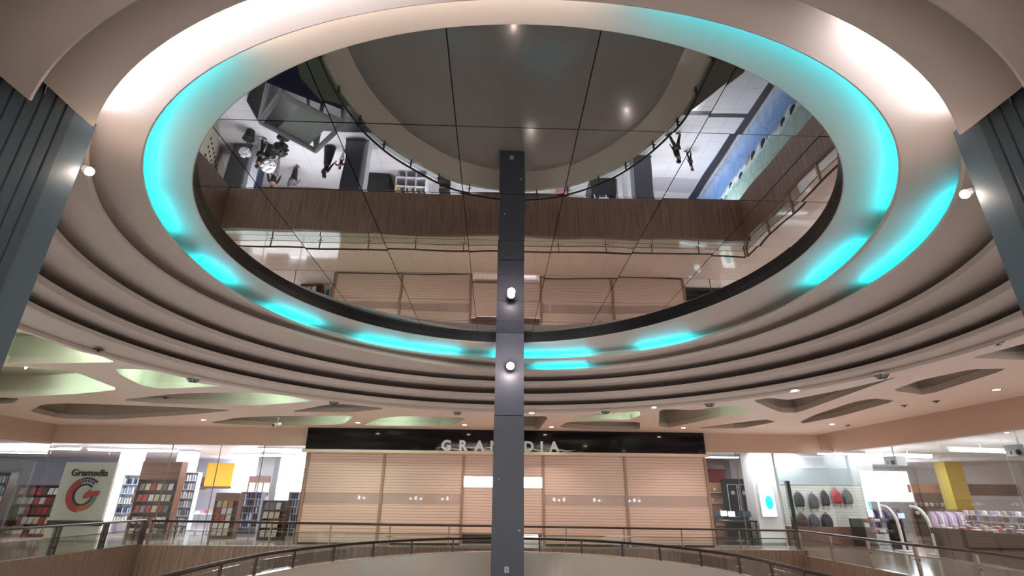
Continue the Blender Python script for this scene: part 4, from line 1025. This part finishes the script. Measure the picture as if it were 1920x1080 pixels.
light('shop_fill_light', 'AREA', (-15, 27, 3.8), 480, (.96, .97, 1), None, size=12, size_y=5, shape='RECTANGLE')  # same kind of added fill for the bookshop
light('shop_front_light', 'AREA', (11.8, 23.6, 3.75), 70, (.94, .96, 1), None, size=3.5, size_y=.6, shape='RECTANGLE')
light('lobby_light', 'AREA', (.5, 25.2, 3.8), 60, (1, .95, .9), None, size=12, size_y=2, shape='RECTANGLE')

# ------------------------------------------------------------------ atrium ground floor (seen in the mirror)
G = -5.3
for x, y, lab in ((-6.75, 19.7, 'left grey square pillar on the atrium floor, mirrored beside the market stall'), (6.75, 20.3, 'right grey square pillar on the atrium floor, mirrored beside the dark kiosk'), (-12.3, 20.4, 'grey square pillar behind the planters, mirrored at far left')):
    t = thing('pillar', lab, 'pillar', (x, y, G))
    MB().box(x-.42, x+.42, y, y+.84, G+.12, -1.5, .01).build('shaft', M['metald'], t)
    MB().box(x-.45, x+.45, y-.03, y+.87, G, G+.12, .01).build('base', M['metal'], t)
    s = 1 if x < 0 else -1
    MB().box(x+s*.42, x+s*.62, y+.1, y+.7, G, -2.0).build('light_strip_panel', M['lgrey'], t)
# mural hoarding under the right gallery
t = thing('mural', 'long print of a blue and white icy landscape under the right gallery', 'mural', (10.75, 18, G))
b = MB().box(10.7, 10.82, 9, 23.5, 0, 3.6); o = b.build('print', M['mural'], t); o.location = (-10.75, -18, 0)
for v in o.data.vertices: pass
MB().box(10.68, 10.84, 8.9, 23.6, G, G+.12).build('kickboard', M['white'], t)
MB().box(10.68, 10.84, 23.5, 25.4, G, -1.6).build('end_panel', cm('pale_blue_panel', (.74,.82,.95), .5), t)
for k in range(14):
    y = 12+k*.72+random.uniform(-.2, .2); h = G+1.75+random.uniform(-.2, .35)
    b = MB(); q = .7+.6*random.random(); b.ball((10.69, y, h), .13*q, 10, (.12, 1.5, .9)); b.ball((10.69, y+.12, h+.1), .09*q, 8, (.12, 1.2, .8)); b.build('painted_rock', M['charcoal'] if k % 3 else M['grey'], t)
# left hoarding with rows of dots
t = thing('hoarding', 'beige board with rows of dark dots mirrored at the far left', 'board', (-14.0, 20.5, G))
MB().prism([(-12.5, 18.2, G), (-14.6, 23.8, G), (-14.7, 23.75, G), (-12.6, 18.15, G)], (0, 0, 3.0)).build('board', cm('beige_board', (.72,.69,.62), .6), t)
b = MB()
d = Vector((-2.1, 5.6, 0)).normalized()
for r_ in range(3):
    for k in range(13):
        p = Vector((-12.5, 18.2, 0))+d*(.5+k*.38); b.obox((p.x+.02, p.y, G+1.9-.45*r_), (.03, .14 if r_ == 0 else .08, .10), math.atan2(d.y, d.x)-pi/2)
b.build('dot_row', M['blackp'], t)
# truss booth
TP = [(-7.536,13.974,-2.600),(-5.879,15.417,-2.600),(-7.447,17.159,-2.600),(-8.891,15.459,-2.600)]
t = thing('truss_booth', 'grey metal truss booth with a fabric roof, mirrored at upper left', 'booth', (sum(p[0] for p in TP)/4, sum(p[1] for p in TP)/4, G))
for i in range(4):
    a, c = Vector(TP[i]), Vector(TP[(i+1) % 4])
    MB().tube([a, c], .10, 8).build('roof_beam', cm('truss_grey', (.62,.62,.64), .5), t)
    f = Vector((a.x, a.y, G+.302))
    MB().tube([a, f], .085, 8).build('leg', M['truss_grey'], t)
    m_ = (Vector((c.x, c.y, G+.302))*.3+f*.7)
    MB().tube([a, m_], .06, 8).build('brace', M['truss_grey'], t)
A, B_, C_, D_ = (Vector(p) for p in TP)
up = Vector((0, 0, -.06))
q = [A.lerp(B_, .38)+up, B_.lerp(C_, .02)+up, B_.lerp(C_, .55)+up, D_.lerp(C_, .30)+up]
MB().prism([A.lerp(B_, .36)+up, A.lerp(B_, .86)+up, D_.lerp(C_, .86)+up, D_.lerp(C_, .28)+up], (0, 0, -.03)).build('fabric_roof', cm('grey_fabric', (.68,.68,.70), .8), t)
o = MB().prism([(A.x-.5, A.y-.5, G+.302), (B_.x+.1, B_.y-.5, G+.302), (B_.x+.1, B_.y-.4, G+.302), (A.x-.5, A.y-.4, G+.302)], (0, 0, 2.2)).build('back_cloth', M['navy'], t)
t = thing('stage_block', 'black stage platform beside the truss booth in the mirror', 'stage', (-7.0, 12.8, G))
MB().prism([(x, y, G) for x, y in [(-10.559,17.097),(-10.580,18.613),(-9.760,18.897),(-8.114,18.898),(-5.753,18.904),(-5.488,17.679),(-6.414,14.698),(-7.349,14.009),(-9.107,15.062)]], (0, 0, .3)).build('deck', M['blackp'], t)
MB().prism([(-8.6, 14.2, G+.302), (-6.6, 15.2, G+.302), (-6.2, 14.2, G+.302), (-8.0, 13.2, G+.302)], (0, 0, .02)).build('carpet', M['navy'], t)
# planters with white flowers
for (x, y, h, r, lab) in ((-11.5, 19.4, 1.25, .26, 'small white flower ball in a planter by the far left pillar'), (-11.0, 20.6, 1.1, .36, 'large white flower ball in a planter by the far left pillar'), (-9.9, 19.3, 1.1, .34, 'dark green ball planter near the standing figure in black')):
    t = thing('planter', lab, 'planter', (x, y, G))
    MB().lathe((x, y, G), [(.18, 0), (.26, .5), (.28, .5), (.24, .46)], 16).build('pot', M['charcoal'], t)
    MB().tube([(x, y, G+.4), (x, y, G+h)], .03, 6).build('stem', M['brown'], t)
    b = MB(); b.ball((x, y, G+h), r*.8, 12)
    for k in range(60):
        u = Vector((random.gauss(0, 1), random.gauss(0, 1), random.gauss(0, 1))).normalized(); b.ball((x+u.x*r*.85, y+u.y*r*.85, G+h+u.z*r*.85), r*.2, 6)
    b.build('flower_ball' if r != .34 else 'foliage', M['white'] if r != .34 else cm('leafdark', (.22,.24,.20)), t)
t = thing('glass_barrier', 'pale blue glass barrier behind the planters in the mirror', 'barrier', (-11.2, 22, G))
GB = [(-11.416,21.236),(-13.579,25.280)]
MB().prism([(GB[0][0], GB[0][1], G), (GB[1][0], GB[1][1], G), (GB[1][0]-.03, GB[1][1], G), (GB[0][0]-.03, GB[0][1], G)], (0, 0, .9)).build('panel', M['railglass'], t)
MB().prism([(x, y, G+.002) for x, y in [(-12.387,22.571),(-11.416,21.236),(-13.579,25.280),(-14.091,25.305)]], (0, 0, .04)).build('base_plinth', cm('pale_blue_base', (.50,.56,.72), .4), t)
# market stall, kiosk, standee, banner
x0, y0 = -5.4, 22.4
t = thing('market_stall', 'white framed market stall of goods mirrored left of the column', 'stall', (-4.6, 23, G))
for k in range(4):
    MB().box(-5.3+.5*k, -5.26+.5*k, 22.2, 23.8, G+.1, G+1.8).build('frame', M['white'], t)
for k in range(3): MB().box(-5.3, -3.8, 22.2, 23.8, G+.4+.5*k, G+.44+.5*k).build('shelf', M['white'], t)
for k in range(26):
    c = ((.85,.80,.45), (.35,.35,.38), (.75,.75,.72), (.60,.50,.40), (.5,.55,.45))[k % 5]; nm_ = ('yellow', 'dark', 'pale', 'brown', 'green')[k % 5]
    o = MB().obox((0, 0, .1), (.22, .2, .2), 0, .03).build('crate', cm('crate%d' % (k % 5), c)); z = 1.442-.5*(k // 13)
    o.location = (-5.15+.29*(k % 5), 22.4+.42*((k % 13)//5), G+z)
    tag(o, '%s goods crate in the mirrored market stall, row %d, %s' % (nm_, k//5+1, ORD[k % 5]), 'crate', 'crates in the mirrored market stall')
t = thing('cabinet', 'black cabinet between the left mirrored pillar and the market stall', 'cabinet', (-6.0, 24, G))
MB().box(-6.9, -5.7, 22.6, 23.8, G, G+1.2, .02).build('body', M['blackp'], t); MB().box(-6.95, -5.65, 22.55, 23.85, G+1.2, G+1.25, .01).build('top', M['charcoal'], t)
t = thing('standee', 'black advertising stand mirrored just left of the column', 'sign stand', (-2.9, 22.9, G))
MB().box(-3.2, -2.6, 22.85, 22.95, G+.5, G+1.9, .05).build('panel', M['blackp'], t); MB().box(-3.2, -2.6, 22.7, 23.1, G, G+.35, .05).build('foot', M['blackp'], t); MB().box(-2.95, -2.85, 22.86, 22.94, G+.3, G+.6).build('neck', M['blackp'], t)
t = thing('banner', 'dusty pink banner mirrored just right of the column', 'banner', (3.3, 23.2, G))
MB().box(2.9, 3.6, 23.15, 23.25, G+.1, G+2.0, .02).build('cloth', cm('dusty_pink', (.62,.42,.42), .7), t); MB().box(2.85, 3.65, 23.0, 23.4, G, G+.1, .02).build('foot', M['metal'], t)
t = thing('kiosk', 'dark sales kiosk with small screens beside the right mirrored pillar', 'kiosk', (5.2, 22.8, G))
MB().box(4.6, 5.9, 22.2, 23.8, G, G+1.0, .03).build('counter', M['blackp'], t); MB().box(4.7, 5.8, 23.4, 23.7, G+1.0, G+2.0, .02).build('back_panel', M['navy'], t)
MB().box(5.0, 5.5, 22.5, 22.9, G+1.0, G+1.05).build('screen', M['screen'], t)
for x in (4.75, 5.35): MB().tube([(x, 22.3, G), (x, 22.3, G+2.2)], .03, 8).build('post', M['white'], t)
t = thing('screen_stand', 'pale folding screen next to the dark kiosk in the mirror', 'screen', (6.1, 22.6, G))
for k in range(3): MB().obox((6.05+.12*k, 22.0+.5*k, G+.95), (.04, .5, 1.8), .3*(-1)**k).build('leaf', M['lgrey'], t)
# lamps of the ground floor, fixed under the gallery slabs
for x, y, lab in ((-9.2, 20.8, 'left'), (-2, 21.5, 'middle left'), (3, 21.5, 'middle right'), (8.6, 20.5, 'right')):
    light('ground_lamp', 'AREA', (x, y, -1.6), 150, (.96, .96, 1), None, size=3, size_y=1.5, shape='RECTANGLE')
light('ground_lamp', 'AREA', (-13, 14, -1.6), 110, (.98, .96, 1), None, size=3, size_y=5, shape='RECTANGLE')
light('ground_lamp', 'AREA', (13, 15, -1.6), 150, (.98, .96, 1), None, size=1.5, size_y=9, shape='RECTANGLE').rotation_euler = (0, R(20), 0)

# ------------------------------------------------------------------ people on the ground floor
def skin_obj(name, joints, edges, m, parent, sub=1, root=0):
    me = bpy.data.meshes.new(name); me.from_pydata([j[0] for j in joints], edges, [])
    o = bpy.data.objects.new(name, me); col.objects.link(o)
    md = o.modifiers.new('skin', 'SKIN'); md.use_smooth_shade = True
    for i, j in enumerate(joints):
        r = j[1] if isinstance(j[1], tuple) else (j[1], j[1]); me.skin_vertices[0].data[i].radius = r
        me.skin_vertices[0].data[i].use_root = (i == root)
    o.modifiers.new('sub', 'SUBSURF').levels = sub; o.modifiers['sub'].render_levels = sub
    dg = bpy.context.evaluated_depsgraph_get(); nm = bpy.data.meshes.new_from_object(o.evaluated_get(dg))
    bpy.data.objects.remove(o); bpy.data.meshes.remove(me)
    nm.materials.clear(); nm.materials.append(m); nm.name = name
    for p in nm.polygons: p.use_smooth = True
    o = bpy.data.objects.new(name, nm); col.objects.link(o); o.parent = parent; return o
def person(x, y, H, rz, label, top, bottom, arms=((.12, .0), (.12, .0)), stride=.12, skirt=False, sleeves=True, long_hair=False):
    """arms: (sideways, forward) angle in radians for left and right; local front is -Y"""
    t = thing('person', label, 'person', (x, y, G)); t.rotation_euler.z = rz
    k = H/1.7; J = []; Ed = []
    def add(p, r, par=None):
        J.append((Vector(p)*k, tuple(v*k for v in r) if isinstance(r, tuple) else r*k)); i = len(J)-1
        if par is not None: Ed.append((par, i))
        return i
    pel = add((0, 0, .92), (.13, .10)); wa = add((0, 0, 1.08), (.115, .09), pel); ch = add((0, 0, 1.28), (.145, .10), wa); nk0 = add((0, .01, 1.43), .07, ch); nk = add((0, 0, 1.49), .05, nk0); hd = add((0, -.01, 1.58), (.075, .09), nk); hd2 = add((0, 0, 1.66), (.07, .085), hd)
    legs = []; armsj = []
    for s, sgn in ((-1, 1), (1, -1)):
        hip = add((s*.10, 0, .86), .09, pel); kn = add((s*.11, sgn*stride*.5-.02, .48), .06, hip); an = add((s*.11, sgn*stride, .09), .042, kn); toe = add((s*.12, sgn*stride-.15, .035), (.04, .03), an); legs.append((hip, kn, an, toe))
    for (s, (sd, fw)) in zip((-1, 1), arms):
        sh = add((s*.18, 0, 1.40), .055, ch); d = Vector((s*sin(sd), -sin(fw), -cos(sd)*cos(fw))).normalized()
        el = Vector((s*.19, 0, 1.39))+d*.28; e = add(el, .042, sh); d2 = (d+Vector((0, -.25, .05))).normalized(); wr = el+d2*.25; w = add(wr, .028, e); pa = add(wr+d2*.07, (.035, .02), w)
        for f in range(4): add(wr+d2*(.15+.012*(1-abs(f-1.5)))+Vector((0, .022*(f-1.5), 0)), .009, pa)
        add(wr+d2*.07+Vector((0, -.055, .0)), .010, w)
        armsj.append((sh, e, w))
    skin_obj('body', J, Ed, M['skin'], t)
    g = lambda i, e=.012: (J[i][0], tuple(v+e*k for v in J[i][1]) if isinstance(J[i][1], tuple) else J[i][1]+e*k)
    # top
    js = [g(pel, .014), g(wa, .016), g(ch, .016), (J[nk0][0]-Vector((0, 0, .03*k)), .075*k)]; es = [(0, 1), (1, 2), (2, 3)]
    for sh, e, w in armsj:
        b0 = len(js); js += [g(sh, .014), g(e, .014)]; es += [(2, b0), (b0, b0+1)]
        if sleeves: js.append((J[e][0].lerp(J[w][0], .9), .038*k)); es.append((b0+1, b0+2))
    skin_obj('shirt', js, es, M[top], t)
    if skirt:
        b = MB(); secs = []
        for z, r in ((1.05, .13), (.9, .19), (.5, .25), (.06, .31)): secs.append([(r*k*cos(a), r*k*.8*sin(a), z*k) for a in (2*pi*i/18 for i in range(18))])
        b.sweep(secs, closeprof=True, smooth=True); o = b.build('skirt', M[bottom]); o.parent = t
    else:
        js = [g(pel, .010)]; es = []
        for hip, kn, an, toe in legs:
            b0 = len(js); js += [g(hip, .012), g(kn, .014), (J[an][0]+Vector((0, 0, .03*k)), .058*k)]; es += [(0, b0), (b0, b0+1), (b0+1, b0+2)]
        skin_obj('trousers', js, es, M[bottom], t)
    for hip, kn, an, toe in legs:
        b = MB(); c = J[an][0].lerp(J[toe][0], .55); b.ball((c.x, c.y, .045*k), .055*k, 10, (.9, 2.3, .8)); o = b.build('shoe', M['blackp']); o.parent = t
    b = MB(); b.ball((0, .025*k, 1.645*k), .105*k, 14, (.92, 1.02, 1.0))
    if long_hair: b.ball((0, .07*k, 1.50*k), .09*k, 12, (1, .6, 1.8))
    o = b.build('hair', M['hair']); o.parent = t
    b = MB()
    b.ball((0, -.105*k, 1.575*k), .014*k, 8, (.8, 1.2, 1.4)); o = b.build('nose', M['skin']); o.parent = t
    for s in (-1, 1):
        o = MB().ball((s*.03*k, -.092*k, 1.605*k), .011*k, 8).build('eye', M['blackp']); o.parent = t
        o = MB().ball((s*.085*k, .0, 1.59*k), .022*k, 8, (.5, .8, 1.3)).build('ear', M['skin']); o.parent = t
    o = MB().ball((0, -.094*k, 1.535*k), .018*k, 8, (1.3, .4, .35)).build('mouth', cm('lips', (.5,.25,.22))); o.parent = t
    return t
cm('cloth_black', (.07,.065,.08), .8); cm('cloth_grey', (.45,.46,.48), .8); cm('cloth_pale', (.74,.74,.76), .8); cm('cloth_maroon', (.25,.09,.12), .8); cm('cloth_dark', (.13,.12,.13), .8)
PF = [(-11.132,20.044),(-11.185,21.701),(-10.407,22.023),(-8.258,20.514),(-7.665,20.651),(7.772,18.541),(8.898,19.875)]
person(PF[0][0], PF[0][1], 1.65, 2.4, 'person in black standing by the planters at the mirrored far left', 'cloth_black', 'cloth_black', ((.2, .6), (.15, .1)))
person(PF[1][0], PF[1][1], 1.6, .4, 'person in dark top and grey trousers with legs apart, in the mirror', 'cloth_black', 'cloth_grey', ((.25, .2), (.2, -.2)), .26)
person(PF[2][0], PF[2][1], 1.68, 2.9, 'person in grey shirt and dark trousers, in the mirror', 'cloth_grey', 'cloth_dark', ((.1, .2), (.18, 0)), .08)
person(PF[3][0], PF[3][1], 1.66, 2.6, 'person in long black robe holding a child by the hand, in the mirror', 'cloth_black', 'cloth_black', ((.25, .2), (.5, .2)), .1, True, True, True)
person(PF[4][0], PF[4][1], 1.12, 2.9, 'child in maroon top and pale shorts with arms out, in the mirror', 'cloth_maroon', 'cloth_pale', ((.9, .1), (.9, .1)), .18)
person(PF[5][0], PF[5][1], 1.70, -2.4, 'person in dark clothes with one arm out, mirrored at right', 'cloth_black', 'cloth_dark', ((.7, .3), (.15, .1)), .2)
person(PF[6][0], PF[6][1], 1.15, -2.2, 'child in black beside the person in dark clothes, mirrored at right', 'cloth_black', 'cloth_black', ((.15, .1), (.15, .1)), .1)

# ------------------------------------------------------------------ world, camera, view
w = bpy.data.worlds.new('mall_air'); scene.world = w; w.use_nodes = True
w.node_tree.nodes['Background'].inputs[0].default_value = (.97, .93, .92, 1); w.node_tree.nodes['Background'].inputs[1].default_value = .95
cam = bpy.data.cameras.new('camera'); co = bpy.data.objects.new('camera', cam); col.objects.link(co); scene.camera = co
cam.sensor_width = 36; cam.lens = 36*965/1920; cam.clip_start = .05; cam.clip_end = 200
co.matrix_world = Matrix.Translation((0, 0, E0)) @ (Matrix.Rotation(-.0275, 4, 'Z') @ Matrix.Rotation(pi/2+R(22.1), 4, 'X') @ Matrix.Rotation(.0105, 4, 'Z'))
scene.view_settings.view_transform = 'Standard'; scene.view_settings.look = 'None'; scene.view_settings.gamma = 1
scene.view_settings.use_curve_mapping = False; scene.view_settings.exposure = 1.4
scene.cycles.max_bounces = 10; scene.cycles.glossy_bounces = 5; scene.cycles.transparent_max_bounces = 24
scene.cycles.sample_clamp_indirect = 8
